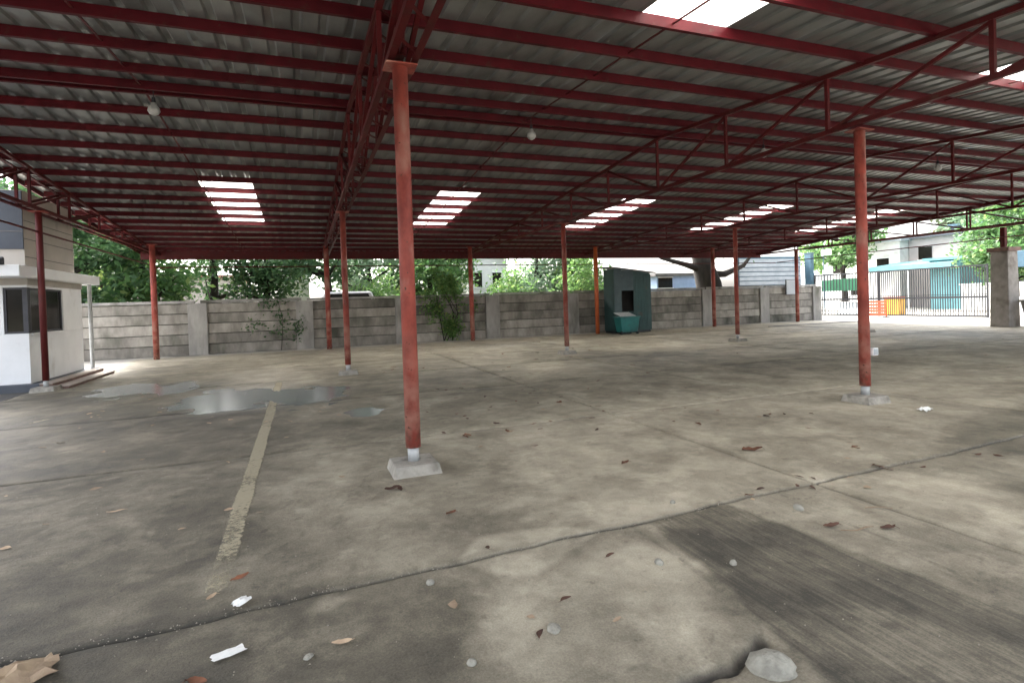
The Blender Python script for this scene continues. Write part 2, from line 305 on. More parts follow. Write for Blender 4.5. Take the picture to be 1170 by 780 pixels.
# ------------------------------------------------------------------ numpy noise
def hash2(ix, iy, seed):
    h = (ix.astype(np.int64)*374761393 + iy.astype(np.int64)*668265263 + seed*974711) & 0xffffffff
    h = ((h ^ (h >> 13)) * 1274126177) & 0xffffffff
    return ((h ^ (h >> 16)) & 0xffff) / 65535.0
def vnoise(x, y, s, seed):
    x = x/s; y = y/s; ix = np.floor(x); iy = np.floor(y); fx = x-ix; fy = y-iy
    fx = fx*fx*(3-2*fx); fy = fy*fy*(3-2*fy)
    a_ = hash2(ix, iy, seed); b_ = hash2(ix+1, iy, seed); c_ = hash2(ix, iy+1, seed); d_ = hash2(ix+1, iy+1, seed)
    return (a_*(1-fx)+b_*fx)*(1-fy)+(c_*(1-fx)+d_*fx)*fy - .5
def fbm(x, y, s, seed, o=4):
    r = 0; am = 1
    for k in range(o): r = r + am*vnoise(x, y, s/2**k, seed+k*17); am *= .55
    return r
def seg_dist(x, y, pts):
    d = np.full(x.shape, 1e9)
    for (x0,y0),(x1,y1) in zip(pts[:-1], pts[1:]):
        dx, dy = x1-x0, y1-y0; t = np.clip(((x-x0)*dx+(y-y0)*dy)/(dx*dx+dy*dy+1e-9), 0, 1)
        d = np.minimum(d, np.hypot(x-x0-t*dx, y-y0-t*dy))
    return d
def inside(x, y, poly):
    r = np.zeros(x.shape, bool); n = len(poly)
    for i in range(n):
        x0, y0 = poly[i]; x1, y1 = poly[(i+1) % n]
        c = ((y0 > y) != (y1 > y)) & (x < (x1-x0)*(y-y0)/(y1-y0+1e-12)+x0)
        r ^= c
    return r
def polymask(x, y, poly, soft):
    sd_ = seg_dist(x, y, poly+[poly[0]]); sd_ = np.where(inside(x, y, poly), sd_, -sd_)
    t = np.clip(sd_/soft*.5+.5, 0, 1); return t*t*(3-2*t)
def blob(x, y, cx, cy, rx, ry, rot=0.0, p=1.0):
    c, s_ = math.cos(rot), math.sin(rot); u = ((x-cx)*c+(y-cy)*s_)/rx; v = (-(x-cx)*s_+(y-cy)*c)/ry
    return np.exp(-(u*u+v*v)**p)
def sstep(a_, b_, x):
    t = np.clip((x-a_)/(b_-a_), 0, 1); return t*t*(3-2*t)

XJ = [-5.6, 3.95, 8.5, 13.0, 17.5, 22.0, 26.4]
YJ = [-6.2, -3.0, .12, 3.38, 6.68, 10.0, 13.3, 16.6, 19.9, 22.9]
def joint_y(x, k):    # the joint wanders a little
    base = YJ[k]
    if k == 3: return base + .045*(x-2.2)*.9 - .03 + .03*vnoise(x, x*0, .8, 91) + .02*vnoise(x, x*0, .17, 92)
    return base + .03*vnoise(x, x*0, .9, 70+k) + .01*vnoise(x, x*0, .15, 80+k)
CR = [ [(-.49,3.05),(-.26,3.03)],
       [(2.1,3.3),(2.11,2.85),(2.05,2.43),(2.01,2.07),(1.91,1.94)],
       [(4.4,9.4),(4.0,6.7)] ]
HOLE = [(1.93,1.97),(1.86,1.92),(1.75,1.9),(1.66,1.86),(1.59,1.87),(1.43,1.87),(1.3,1.8)]
STRIPE = [(2.23,3.32),(2.97,3.43),(3.02,3.06),(3.08,2.49),(3.15,2.02),(3.25,1.3),(3.3,.3),(2.2,.3),(1.95,1.5),(2.02,2.01),(2.17,2.71)]
PALE = [ [(.85,3.34),(1.08,3.61),(1.52,3.56),(1.72,3.47),(1.87,3.36),(1.42,3.06),(1.21,2.96),(1.0,3.05)], [(-.07,3.1),(.04,3.24),(.19,3.16),(.06,3.07)] ]
WETP = [ [(4.9,3.40),(5.17,3.15),(4.75,2.5),(4.6,1.6),(5.9,1.6),(5.7,2.78),(5.7,3.40)],
         [(7.0,4.25),(7.78,4.45),(9.2,4.5),(11,4.2),(9,2.8),(6.2,2.6),(6.0,3.55),(6.4,3.8)] ]
PUD = [(-1.35, 11.3, .75, 1.2), (-.1, 11.0, .65, 1.1), (-3.6, 13.9, .5, 1.0), (-2.75, 13.7, .4, .8), (.78, 8.65, .26, .36)]
def floor_fields(x, y):
    wx = x + .22*fbm(x, y, .9, 3, 4); wy = y + .22*fbm(x, y, .9, 33, 4)
    t = np.full(x.shape, .60)
    t += .26*fbm(x, y, 2.6, 5, 5) + .20*fbm(x, y, .5, 11, 5) + .10*fbm(x+.6*y, y-.3*x, .17, 13, 3)
    # broad light and dark zones of the yard
    left = sstep(1.3, -1.4, wx)
    t -= .16*left
    t -= .16*sstep(-2.0, -4.6, wx)*sstep(17.5, 14.5, wy)
    t -= .05*left*sstep(16, 10, wy)
    t -= .22*left*sstep(6.5, 6.9, wy)*sstep(11.6, 9.5, wy)
    t -= .12*sstep(6.4, 9.0, wy)*sstep(14.5, 12.5, wy)*sstep(0, 2.5, wx)
    t -= .10*sstep(11.5, 14.5, wy)*sstep(9, 12, wx)
    t += .10*blob(wx, wy, 2.2, 4.5, 1.6, 1.0) + .10*blob(wx, wy, 4.3, 5.4, 2.6, 1.5) + .10*blob(wx, wy, 3.0, 6.2, 1.4, .9)
    t += .07*blob(wx, wy, 6.2, 6.6, 2.2, 1.2) + .12*blob(wx, wy, 4.6, 2.9, .9, .5)
    t -= .13*blob(wx, wy, -.75, 4.0, .62, .8) - .10*blob(wx, wy, -1.4, 5.4, .5, .4) + .13*blob(wx, wy, -1.7, 3.4, .5, .8)
    t += .12*blob(wx, wy, .1, 5.3, .5, .45)
    t -= .17*blob(wx, wy, 1.05, 3.95, .30, .34) + .14*blob(wx, wy, .2, 7.4, 1.3, .6)
    # foreground slab, darker with a cloudy pale middle
    fg = sstep(3.42, 3.30, y)*sstep(2.2, 2.0, wx)
    t -= .13*fg
    t += .50*fg*blob(wx, wy, 1.70, 2.60, .42, .50, -.25, 1.7) + .30*fg*blob(wx, wy, 1.02, 2.5, .20, .42, -.3)
    t -= .10*fg*blob(wx, wy, 1.42, 2.35, .10, .7, -.15)
    for P_ in PALE: t += .24*polymask(x+.03*fbm(x,y,.15,44,3), y+.03*fbm(x,y,.15,45,3), P_, .03)
    st = polymask(x+.035*fbm(x,y,.3,51,4), y+.02*fbm(x,y,.3,52,3), STRIPE, .035)
    lines = fbm(x*1.0 - y*.02, y*.05, .055, 61, 3)
    t -= .33*st
    t -= .07*sstep(3.42,3.3,y)*sstep(3.1,3.3,wx)*(.5+vnoise(x, y*.15, .09, 64))
    wet = np.zeros(x.shape)
    for P_ in WETP:
        q = polymask(wx, wy, P_, .35); t -= .27*q; wet = np.maximum(wet, q*.35)
    # tyre darkened lanes and damp patch by the guardhouse
    t -= .10*blob(wx, wy, 9, 9.6, 4.2, .5) + .10*blob(wx, wy, 4.6, 9.0, 1.6, .5) + .09*blob(wx, wy, 9.0, 13.0, 1.6, .9) + .12*blob(wx, wy, 12.2, 10.6, 3.5, .45)
    q = np.clip(blob(wx, wy, -3.2, 13.6, 1.5, 1.5, 0, 2) + blob(wx, wy, -1.0, 11.3, 1.9, 1.9, 0, 2), 0, 1); t -= .12*q; wet = np.maximum(wet, .75*q)
    wet = np.maximum(wet, .22*left*sstep(6.5, 6.9, wy)*sstep(12.5, 11.0, wy)); wet = np.maximum(wet, .25*sstep(8, 12, wy))
    # paler floor next to the wall and open right side
    strip = sstep(19.8, 21.6, wy); t += .22*strip; t += .10*sstep(15.5, 19, wy+.3*x)*left
    t += .14*sstep(21.5, 25, wx)
    t += .10*sstep(.4, .9, fbm(x, y, .7, 77, 4)+.42)*(1-.5*left)
    z = .010*fbm(x, y, 1.9, 8, 3) + .0025*fbm(x, y, .25, 21, 3) + st*.004*lines
    for cx_, cy_, rx_, ry_ in PUD:
        q = np.clip(1.25*blob(x, y, cx_, cy_, rx_, ry_, 0, 2), 0, 1); z -= .020*q; t -= .10*q
    z += .020*fbm(x, y, .42, 88, 5)*sstep(8.0, 8.6, y)*sstep(1.6, 1.2, x) + .005*fbm(x, y, .5, 89, 4)
    crack = np.zeros(x.shape)
    for P_ in CR:
        d = seg_dist(x+.03*fbm(x,y,.2,24,3), y+.03*fbm(x,y,.2,25,3), P_); q = sstep(.014, .003, d); crack = np.maximum(crack, .30*q); z -= .008*q
    d = seg_dist(x+.04*fbm(x,y,.12,26,3), y+.03*fbm(x,y,.12,27,3), HOLE); q = sstep(.045, .012, d); crack = np.maximum(crack, q); z -= .04*q
    # fine hairline cracks
    h = np.abs(fbm(x, y, 1.3, 101, 3)); q = sstep(.006, .0, h)*sstep(.1, .3, vnoise(x, y, 2.2, 111)+.05); crack = np.maximum(crack, .35*q)
    stripe = np.clip(st + .35*sstep(3.42,3.3,y)*sstep(3.1,3.3,wx), 0, 1)
    floor_fields.stripe = stripe
    return t, wet, z, crack

# ------------------------------------------------------------------ ground
ground = thing('ground', None, None); ground['kind'] = 'structure'
def slab(x0, x1, y0, ky0, ky1, res):
    xs = np.linspace(x0, x1, max(3, int((x1-x0)/res)+1)); n = len(xs)
    # crowd rows near the slab edges so that the joint stays sharp
    ny = max(4, int((YJ[ky1]-YJ[ky0])/res)+1); v = np.linspace(0, 1, ny)
    e = .012/3.3
    v = np.unique(np.concatenate([[0, e*.5, e, 1-e, 1-e*.5, 1], v])); ny = len(v)
    ex = .012; xs = np.unique(np.concatenate([[x0, x0+ex*.5, x0+ex, x1-ex, x1-ex*.5, x1], xs])); n = len(xs)
    X, V = np.meshgrid(xs, v)
    g = .006
    Ylo = joint_y(X, ky0)+g+.012*np.abs(vnoise(X, X*0, .06, 301+ky0))+.010*np.abs(vnoise(X, X*0, .21, 311+ky0)); Yhi = joint_y(X, ky1)-g-.008*np.abs(vnoise(X, X*0, .07, 321+ky1))
    Y = Ylo+(Yhi-Ylo)*V
    wob = .012*vnoise(Y, Y*0, .3, 66)
    X = X + g*(((X-x0) < .2)*1.0 - ((x1-X) < .2)*1.0)*1.0 + wob*0
    t, wet, z, crack = floor_fields(X, Y); strp = floor_fields.stripe
    t = t + .04*np.sign(hash2(np.array([x0*10]), np.array([ky0]), 7)[0]-.5)*.6
    dy = np.minimum(Y-Ylo, Yhi-Y); dx = np.minimum(X-X.min(), X.max()-X)
    strong = 1.0
    near = np.maximum(sstep(.010, 0, dy), sstep(.010, 0, dx))
    z = z - .035*near - .004*sstep(.05, 0, np.minimum(dy, dx))
    sy = np.where(V < .5, {3:1.0}.get(ky0, .45), {3:1.0}.get(ky1, .45)); dirt = np.maximum(sy*sstep(.016, .004, dy), .35*sstep(.012, .002, dx)); crack = np.maximum(crack, .85*dirt*(.55+.9*np.clip(vnoise(X, Y*.5, .35, 401)+.3*vnoise(X, Y, .08, 402)+.25, 0, .5)))
    t = t - .06*sstep(.09, 0, np.minimum(dy, dx))
    nn = X.size; co = np.stack([X, Y, z], -1).reshape(-1, 3)
    idx = np.arange(nn).reshape(ny, n); q = np.stack([idx[:-1,:-1], idx[:-1,1:], idx[1:,1:], idx[1:,:-1]], -1).reshape(-1, 4)
    me = bpy.data.meshes.new('concrete_slab'); me.vertices.add(nn); me.vertices.foreach_set('co', co.ravel().astype(np.float32))
    me.loops.add(q.size); me.loops.foreach_set('vertex_index', q.ravel().astype(np.int32))
    me.polygons.add(len(q)); me.polygons.foreach_set('loop_start', (np.arange(len(q))*4).astype(np.int32)); me.polygons.foreach_set('loop_total', np.full(len(q), 4, np.int32))
    me.polygons.foreach_set('use_smooth', np.ones(len(q), bool)); me.update(calc_edges=True)
    for nm, arr in (('tone', t), ('wet', wet), ('crack', crack), ('stripe', strp)):
        at_ = me.attributes.new(nm, 'FLOAT', 'POINT'); at_.data.foreach_set('value', arr.ravel().astype(np.float32))
    me.materials.append(M['floor']); link('concrete_slab', me, ground)
for i in range(len(XJ)-1):
    for k in range(len(YJ)-1):
        cx, cy = (XJ[i]+XJ[i+1])/2, (YJ[k]+YJ[k+1])/2
        if cy < 1 and not (-1 < cy): res = .25
        elif 0 < cy < 7 and -3.5 < cx < 9: res = .024 if (cy < 5.5 and cx < 5) else .035
        elif cy < 11: res = .06
        else: res = .12
        if cy < 0: res = .12 if cy > -2.5 else .3
        slab(XJ[i], XJ[i+1], 0, k, k+1, res)
g_ = MB().box(-120, 160, -80, 23.5, -.30, -.06); part('base_course', MB().box(-8, 27, -8, 24, -.4, -.052), M['darkin'], ground)
# plain concrete apron around the slabs, then soil and road to the horizon
def sheet_poly(name, x0, x1, y0, y1, z, mt, n=1):
    me = MB().add([(x0,y0,z),(x1,y0,z),(x1,y1,z),(x0,y1,z)], [(0,1,2,3)]).mesh(name, mt); o = link(name, me); o['kind'] = 'structure'; return o
sheet_poly('terrain', -600, 700, -500, 900, -.42, M['dirt'])
def apron(name, x0, x1, y0, y1, z1, mt):
    o = part(name, MB().box(x0, x1, y0, y1, -.6, z1), mt, None); o['kind'] = 'structure'; return o
apron('side_yard', 26.42, 34.0, -20, 31, -.012, M['yard'])
apron('left_yard', -30, -5.63, 15.6, 22.95, -.010, M['yard'])
apron('left_lane', -30, -5.63, -20, 15.58, -.014, M['darkground'])  # ground coloured dark to offset the direct light past the roof edge
apron('rear_yard', -5.6, 26.4, -40, -6.24, -.012, M['yard'])
apron('drain_strip', -7.4, 26.41, 22.93, 23.36, .012, M['yard'])
apron('road', 34.02, 40.5, -60, 140, -.03, M['yard'])
apron('pavement', 40.52, 60, -60, 140, .10, M['yard'])
apron('back_lot', -60, 33.9, 23.75, 80, -.02, M['dirt'])

# painted lines, worn, 4 mm above the slab
def paintmat():
    m_ = bpy.data.materials.new('worn_line_paint_sheet'); m_.use_nodes = True; t = m_.node_tree; L = t.links.new
    bs = t.nodes['Principled BSDF']; bs.inputs['Roughness'].default_value = .8
    at = N(t,'ShaderNodeAttribute'); at.attribute_name = 'cover'; g = N(t,'ShaderNodeNewGeometry')
    n1 = N(t,'ShaderNodeTexNoise'); n1.inputs['Scale'].default_value = 26; n1.inputs['Detail'].default_value = 9; n1.inputs['Roughness'].default_value = .75; L(g.outputs['Position'], n1.inputs['Vector'])
    ad = N(t,'ShaderNodeMath', operation='ADD'); L(n1.outputs['Fac'], ad.inputs[0]); L(at.outputs['Fac'], ad.inputs[1])
    mr = N(t,'ShaderNodeMapRange'); mr.inputs['From Min'].default_value = .92; mr.inputs['From Max'].default_value = 1.12; L(ad.outputs[0], mr.inputs['Value'])
    ml = N(t,'ShaderNodeMath', operation='MULTIPLY'); ml.inputs[1].default_value = .88; L(mr.outputs['Result'], ml.inputs[0]); L(ml.outputs[0], bs.inputs['Alpha'])
    mx = N(t,'ShaderNodeMix', data_type='RGBA'); mx.inputs['A'].default_value = (.30,.262,.175,1); mx.inputs['B'].default_value = (.44,.395,.285,1); L(n1.outputs['Fac'], mx.inputs['Factor']); L(mx.outputs['Result'], bs.inputs['Base Color'])
    return m_
M['linesheet'] = paintmat()
def worn_line(x0, y0, x1, y1, wd, seed, thr=.0, name='parking_line'):
    d = Vector((x1-x0, y1-y0)); Ln = d.length; d.normalize(); nrm = Vector((-d.y, d.x)); wd = wd*1.25
    nl = max(2, int(Ln/.06)); nw = 8; vs = []; fs = []; cv = []
    for i in range(nl+1):
        f = i/nl; fade = thr(f) if callable(thr) else thr
        for j in range(nw+1):
            p_ = Vector((x0, y0))+d*(Ln*f)+nrm*(wd*(j/nw-.5)); vs.append((p_.x, p_.y)); e = min(j, nw-j)/(nw/2)
            cv.append(min(1, e*2.2)*.72-fade-.3*max(0, 1-min(f, 1-f)*Ln/.15))
    A = np.array(vs); z = floor_fields(A[:,0], A[:,1])[2]; q = fbm(A[:,0], A[:,1], .35, seed, 4)
    for i in range(nl):
        for j in range(nw): k_ = i*(nw+1)+j; fs.append((k_, k_+nw+1, k_+nw+2, k_+1))
    me = bpy.data.meshes.new(name); me.from_pydata([(float(a_), float(b_), float(c_)+.0050) for (a_, b_), c_ in zip(vs, z)], [], fs); me.update(); me.materials.append(M['linesheet'])
    at_ = me.attributes.new('cover', 'FLOAT', 'POINT'); at_.data.foreach_set('value', (np.array(cv)+.22*q).astype(np.float32))
    o = link(name, me); o['kind'] = 'structure'; return o
worn_line(-.53, 3.42, -.58, 13.2, .175, 501, lambda f: .24*max(0, 1-f*5)+.04)
worn_line(3.90, 10.1, 3.93, 16.3, .13, 502, .22)
worn_line(6.98, 8.3, 7.0, 14.2, .13, 503, .22)
worn_line(7.0, 6.3, 7.2, 8.9, .10, 504, .38)
worn_line(10.2, 16.9, 11.5, 12.4, .12, 505, .28)
worn_line(12.7, 17.3, 13.1, 15.0, .12, 506, .2)
worn_line(13.0, 12.6, 13.6, 8.2, .10, 507, .42)
worn_line(-4.1, 9.9, -2.8, 13.6, .12, 508, .25)
worn_line(1.9, 17.9, 12.4, 16.9, .10, 509, .25)
worn_line(16.0, 14.6, 21.0, 13.6, .10, 510, .35)

def puddle(name, pts, z=.012):
    n = len(pts); dense = []
    for i in range(n):
        p0, p1, p2, p3 = (Vector(pts[(i+k-1) % n]) for k in range(4))
        for t in np.linspace(0, 1, 8, endpoint=False):
            dense.append(.5*((2*p1)+(p2-p0)*t+(2*p0-5*p1+4*p2-p3)*t*t+(3*p1-p0-3*p2+p3)*t**3))
    dense = [(p.x+.10*vn(p.x, p.y, .35, 5), p.y+.14*vn(p.x, p.y, .35, 6)) for p in dense]
    c = (sum(p[0] for p in dense)/len(dense), sum(p[1] for p in dense)/len(dense))
    vs = [(c[0], c[1], z)]+[(x, y, z) for x, y in dense]; k = len(dense)
    o = part(name, MB().add(vs, [(0, i+1, (i+1) % k+1) for i in range(k)]), M['puddle'], None); o['kind'] = 'structure'; return o
def vn(x, y, s, seed): return float(fbm(np.array([x]), np.array([y]), s, seed, 3)[0])
for cx_, cy_, rx_, ry_ in PUD:
    puddle('puddle', [(cx_+1.45*rx_*math.cos(t), cy_+1.45*ry_*math.sin(t)) for t in np.linspace(0, 2*math.pi, 14, endpoint=False)], -.0085-.0006*cx_)

# ------------------------------------------------------------------ the open shed
YR, ZR, SL = 10.06, 5.15, .07
Y_FAR, Y_NEAR = 25.72, -.6  # unseen near roof end, kept short to let light onto the foreground
def rz_(y): return ZR - SL*abs(y-YR)
shed = thing('parking_shed', 'open-sided parking shed with red steel columns and low gabled metal roof over the concrete floor', 'shed')
X_L, SW, NS = -6.01, 1.22, 26
X_R = X_L+SW*NS
def ribbed(y0, y1, wd=SW, npitch=4):
    # trapezoid ribbed sheet, local x from 0, built at its slope
    P_ = wd/npitch; prof = []
    for k in range(npitch):
        b_ = k*P_
        prof += [(b_, 0), (b_+P_*.60, 0), (b_+P_*.68, .030), (b_+P_*.92, .030)]
    prof.append((wd+.012, 0))
    n = len(prof); ny = 2; vs = []; fs = []
    ys = np.linspace(y0, y1, ny)
    for y in ys: vs += [(x, y, rz_(y)+.058+z_) for x, z_ in prof]
    for y in ys: vs += [(x, y, rz_(y)+.0588+z_) for x, z_ in prof]
    h_ = ny*n
    for i in range(ny-1):
        for k in range(n-1):
            a_ = i*n+k; fs.append((a_, a_+n, a_+n+1, a_+1)); fs.append((h_+a_, h_+a_+1, h_+a_+n+1, h_+a_+n))
    for i in (0, ny-1):
        for k in range(n-1): fs.append((i*n+k, i*n+k+1, h_+i*n+k+1, h_+i*n+k))
    return MB().add(vs, fs)
SEG = [(Y_NEAR, .9), (.9, 5.55), (5.55, YR), (YR, 15.05), (15.05, 20.35), (20.35, Y_FAR)]
metal_me = [ribbed(a_-(0 if i in (0,) else .0), b_).mesh('roof_sheet', M['sheet']) for i, (a_, b_) in enumerate(SEG)]
sky_me = {i: ribbed(*SEG[i]).mesh('skylight_sheet', M['sky_sheet']) for i in (1, 4)}
for i in range(len(SEG)):
    for k in range(NS):
        far_sky = i == 4 and k in (3, 8, 13, 18, 23); near_sky = i == 1 and k in (8, 13, 18)
        xx = X_L+k*SW+(-.25 if near_sky else 0)
        link('skylight_sheet' if (far_sky or near_sky) else 'roof_sheet', (sky_me[i] if (far_sky or near_sky) else metal_me[i]), shed, loc=(X_L+k*SW, 0, .004*(k % 2)))
# purlins: C channels
def cchan(y, flip=1, h_=.13, b_=.055, t=.005, z_top=None):
    z1 = rz_(y)+.054 if z_top is None else z_top; z0 = z1-h_
    prof = [(y, z0), (y+flip*b_, z0), (y+flip*b_, z0+.018), (y+flip*(b_-t), z0+.018), (y+flip*(b_-t), z0+t), (y+flip*t, z0+t), (y+flip*t, z1-t), (y+flip*b_, z1-t), (y+flip*b_, z1), (y, z1)]
    if flip < 0: prof = prof[::-1]
    return MB().extr(prof, 0, X_L+.05, X_R-.05)
ply = [YR-.13, YR+.13]+[YR+.98*i for i in range(1, 16)]+[YR-.935*i for i in range(1, 12)]
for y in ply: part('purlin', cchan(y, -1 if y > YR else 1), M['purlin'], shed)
part('eave_girder', MB().box(X_L, X_R, 25.60, 25.66, 3.76, rz_(25.63)+.082), M['truss'], shed)
part('eave_girder', MB().box(X_L, X_R, Y_NEAR+.02, Y_NEAR+.08, rz_(Y_NEAR)-.16, rz_(Y_NEAR)+.05), M['truss'], shed)
# gable fascia along both roof edges, following the slope
for xx in (X_L-.03, X_R):
    mb = MB()
    for y0, y1 in ((Y_NEAR, YR), (YR, Y_FAR)):
        mb.add([(xx,y0,rz_(y0)-.06),(xx+.03,y0,rz_(y0)-.06),(xx+.03,y1,rz_(y1)-.06),(xx,y1,rz_(y1)-.06),(xx,y0,rz_(y0)+.10),(xx+.03,y0,rz_(y0)+.10),(xx+.03,y1,rz_(y1)+.10),(xx,y1,rz_(y1)+.10)],
               [(0,3,2,1),(4,5,6,7),(0,1,5,4),(1,2,6,5),(2,3,7,6),(3,0,4,7)])
    part('gable_fascia', mb, M['purlin'], shed)
# sag rods at mid bay
COLX = [-5.43, .96, 7.38, 13.80, 20.1, 25.45]
for a_, b_ in zip(COLX[:-1], COLX[1:]):
    xm = (a_+b_)/2
    for y0, y1 in ((Y_NEAR+.1, YR-.1), (YR+.1, 25.5)):
        part('sag_rod', MB().bar((xm, y0, rz_(y0)-.02), (xm, y1, rz_(y1)-.02), .030, .012), M['truss'], shed)
# trusses
ZB = 3.93
def truss(x, double):
    t = bpy.data.objects.new('truss', None); COL.objects.link(t); t.parent = shed; t.empty_display_size = .3
    offs = (-.11, .11) if double else (0,)
    def zt(y): return rz_(y)-.115
    def zb(y): return min(ZB, zt(y)-.05)
    for s_, o_ in enumerate(offs):
        fl = 1 if s_ else -1
        for y0, y1 in ((Y_NEAR+.2, YR), (YR, 25.55)):
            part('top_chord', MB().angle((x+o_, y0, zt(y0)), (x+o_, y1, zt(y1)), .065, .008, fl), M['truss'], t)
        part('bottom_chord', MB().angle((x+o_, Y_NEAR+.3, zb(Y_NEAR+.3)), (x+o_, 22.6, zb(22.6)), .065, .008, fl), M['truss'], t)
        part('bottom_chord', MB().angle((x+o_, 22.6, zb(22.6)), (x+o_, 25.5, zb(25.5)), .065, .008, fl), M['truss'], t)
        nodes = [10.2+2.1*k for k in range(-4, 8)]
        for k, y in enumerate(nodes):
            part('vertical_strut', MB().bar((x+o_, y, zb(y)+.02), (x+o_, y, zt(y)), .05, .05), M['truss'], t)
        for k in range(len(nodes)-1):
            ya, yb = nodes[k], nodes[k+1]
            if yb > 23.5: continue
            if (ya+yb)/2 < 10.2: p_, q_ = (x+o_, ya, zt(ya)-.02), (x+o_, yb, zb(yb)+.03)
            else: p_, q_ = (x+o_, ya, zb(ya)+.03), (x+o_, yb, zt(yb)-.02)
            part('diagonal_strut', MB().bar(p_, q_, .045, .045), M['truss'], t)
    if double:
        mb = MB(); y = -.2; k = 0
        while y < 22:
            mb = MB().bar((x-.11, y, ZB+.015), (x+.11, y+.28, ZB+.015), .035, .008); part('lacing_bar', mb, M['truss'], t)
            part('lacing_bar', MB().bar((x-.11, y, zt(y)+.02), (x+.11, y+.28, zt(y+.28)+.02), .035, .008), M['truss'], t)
            y += .56; k += 1
    return t
for i, x in enumerate(COLX): truss(x, i in (0, 1, 5))
# columns
def column(x, y, top, r=.073, footing=True, mt='column', neck=True, fs=1.0):
    c = bpy.data.objects.new('column', None); COL.objects.link(c); c.parent = shed; c.location = (x, y, 0); c.empty_display_size = .3
    z0 = .10 if footing else .012
    part('pipe', MB().tube([(0,0,z0+(.13 if neck else 0)), (0,0,top)], r, 24), M[mt], c, smooth=False)
    for p_ in c.children[0].data.polygons: p_.use_smooth = len(p_.vertices) == 4
    if neck:
        o = part('pipe_neck', MB().tube([(0,0,z0), (0,0,z0+.13)], r*.76, 20), M['galv'], c)
        for p_ in o.data.polygons: p_.use_smooth = len(p_.vertices) == 4
    if footing:
        mb = MB().taper(0, 0, -.02, .10, .235*fs, .225*fs, .205*fs, .195*fs)
        o = part('footing', mb, M['conc'], c, rot=(0,0,random.uniform(-.06,.06))); bevel(o, .014, 3)
    bevel(part('cap_plate', MB().box(-.15,.15,-.12,.12, top, top+.014), M['column'], c), .002, 1)
    return c
for i, x in enumerate(COLX[:-1]):
    dx = (-.05, -.04, .30, .0, 0)[i]; 
    column(x+dx*.5, 5.33 if i != 2 else 5.62, ZB-.05)
    column(x+(.12, -.03, -.08, .15, 0)[i], (14.75, 13.75, 14.8, 15.0, 14.9)[i], ZB-.05, r=(.062 if i == 0 else .07), mt=('darkcol' if i == 0 else 'column'))
    column(x+(.55, -.1, -.7, -1.2, -.6)[i], (22.3, 22.55, 22.55, 22.3, 22.55)[i], 3.99, r=.095, footing=False, neck=False, mt=('column','column','column','orange','column')[i])
column(COLX[5], 5.4, ZB-.05)
column(25.2, 22.6, 3.9, r=.095, footing=False, neck=False)
for p_ in shed.children:
    if p_.name.startswith('column') and any(ch.data.materials[0] == M['orange'] for ch in p_.children if ch.type == 'MESH'): p_['label'] = 'orange painted wall column beside the teal shack'
# V gusset plates above the nearest columns
for x, y in ((.94, 5.33),):
    part('gusset_plate', MB().extr([(y-.22, ZB+.06), (y-.32, ZB+.38), (y-.10, ZB+.38), (y, ZB+.16), (y+.10, ZB+.38), (y+.32, ZB+.38), (y+.22, ZB+.06)], 0, x-.012, x+.012), M['truss'], shed)
    part('column_stub', MB().box(x-.045, x+.045, y-.06, y+.06, ZB+.05, rz_(y)-.13), M['truss'], shed)
# perimeter tie pipe under the eaves
def tie(p_, q_, r=.022): part('tie_pipe', MB().tube([p_, q_], r, 8), M['truss'], shed)
tie((-5.2, 24.0, 3.33), (25.2, 24.0, 3.33)); tie((-5.43, 5.4, 3.52), (-5.2, 24.0, 3.38)); tie((25.45, 5.4, 3.56), (25.3, 24.0, 3.36)); tie((25.45, 5.4, 3.93), (25.45, 22, 3.93), .04)

# small electric box low on the right hand column
b_ = thing('outlet_box', 'small white box fixed low on the red column at right', 'electrical box', (7.66, 5.575, .66))
bevel(part('case', MB().box(-.055,.055,-.03,.03,0,.11), M['white'], b_), .008); part('cover', MB().box(-.045,.045,-.037,-.031,.012,.098), M['siding'], b_); 

# ------------------------------------------------------------------ pendant lamps
def lamp(x, y, z, label):
    l = thing('pendant_lamp', label, 'lamp', (x, y, z), 'unlit bulbs hanging under the ridge of the shed')
    part('cord', MB().tube([(0,0,.12),(0,0,rz_(y)-z-.06)], .006, 6), M['black'], l)
    part('socket', MB().tube([(0,0,.05),(0,0,.13)], [.032,.022], 14), M['black'], l)
    mb = MB().tube([(0,0,.055),(0,0,.02),(0,0,-.03),(0,0,-.08),(0,0,-.125),(0,0,-.15)], [.03,.04,.075,.088,.062,.02], 18)
    part('bulb', mb, M['bulb'], l, smooth=True)
lamp(-2.08, 9.98, 4.83, 'unlit white bulb hanging under the ridge left of the centre column')
lamp(4.13, 9.6, 4.80, 'unlit white bulb hanging under the ridge just right of the centre column')
lamp(9.76, 9.55, 4.80, 'unlit white bulb under the ridge left of the right hand column')
lamp(15.75, 9.6, 4.82, 'unlit white bulb under the ridge beyond the right hand column')

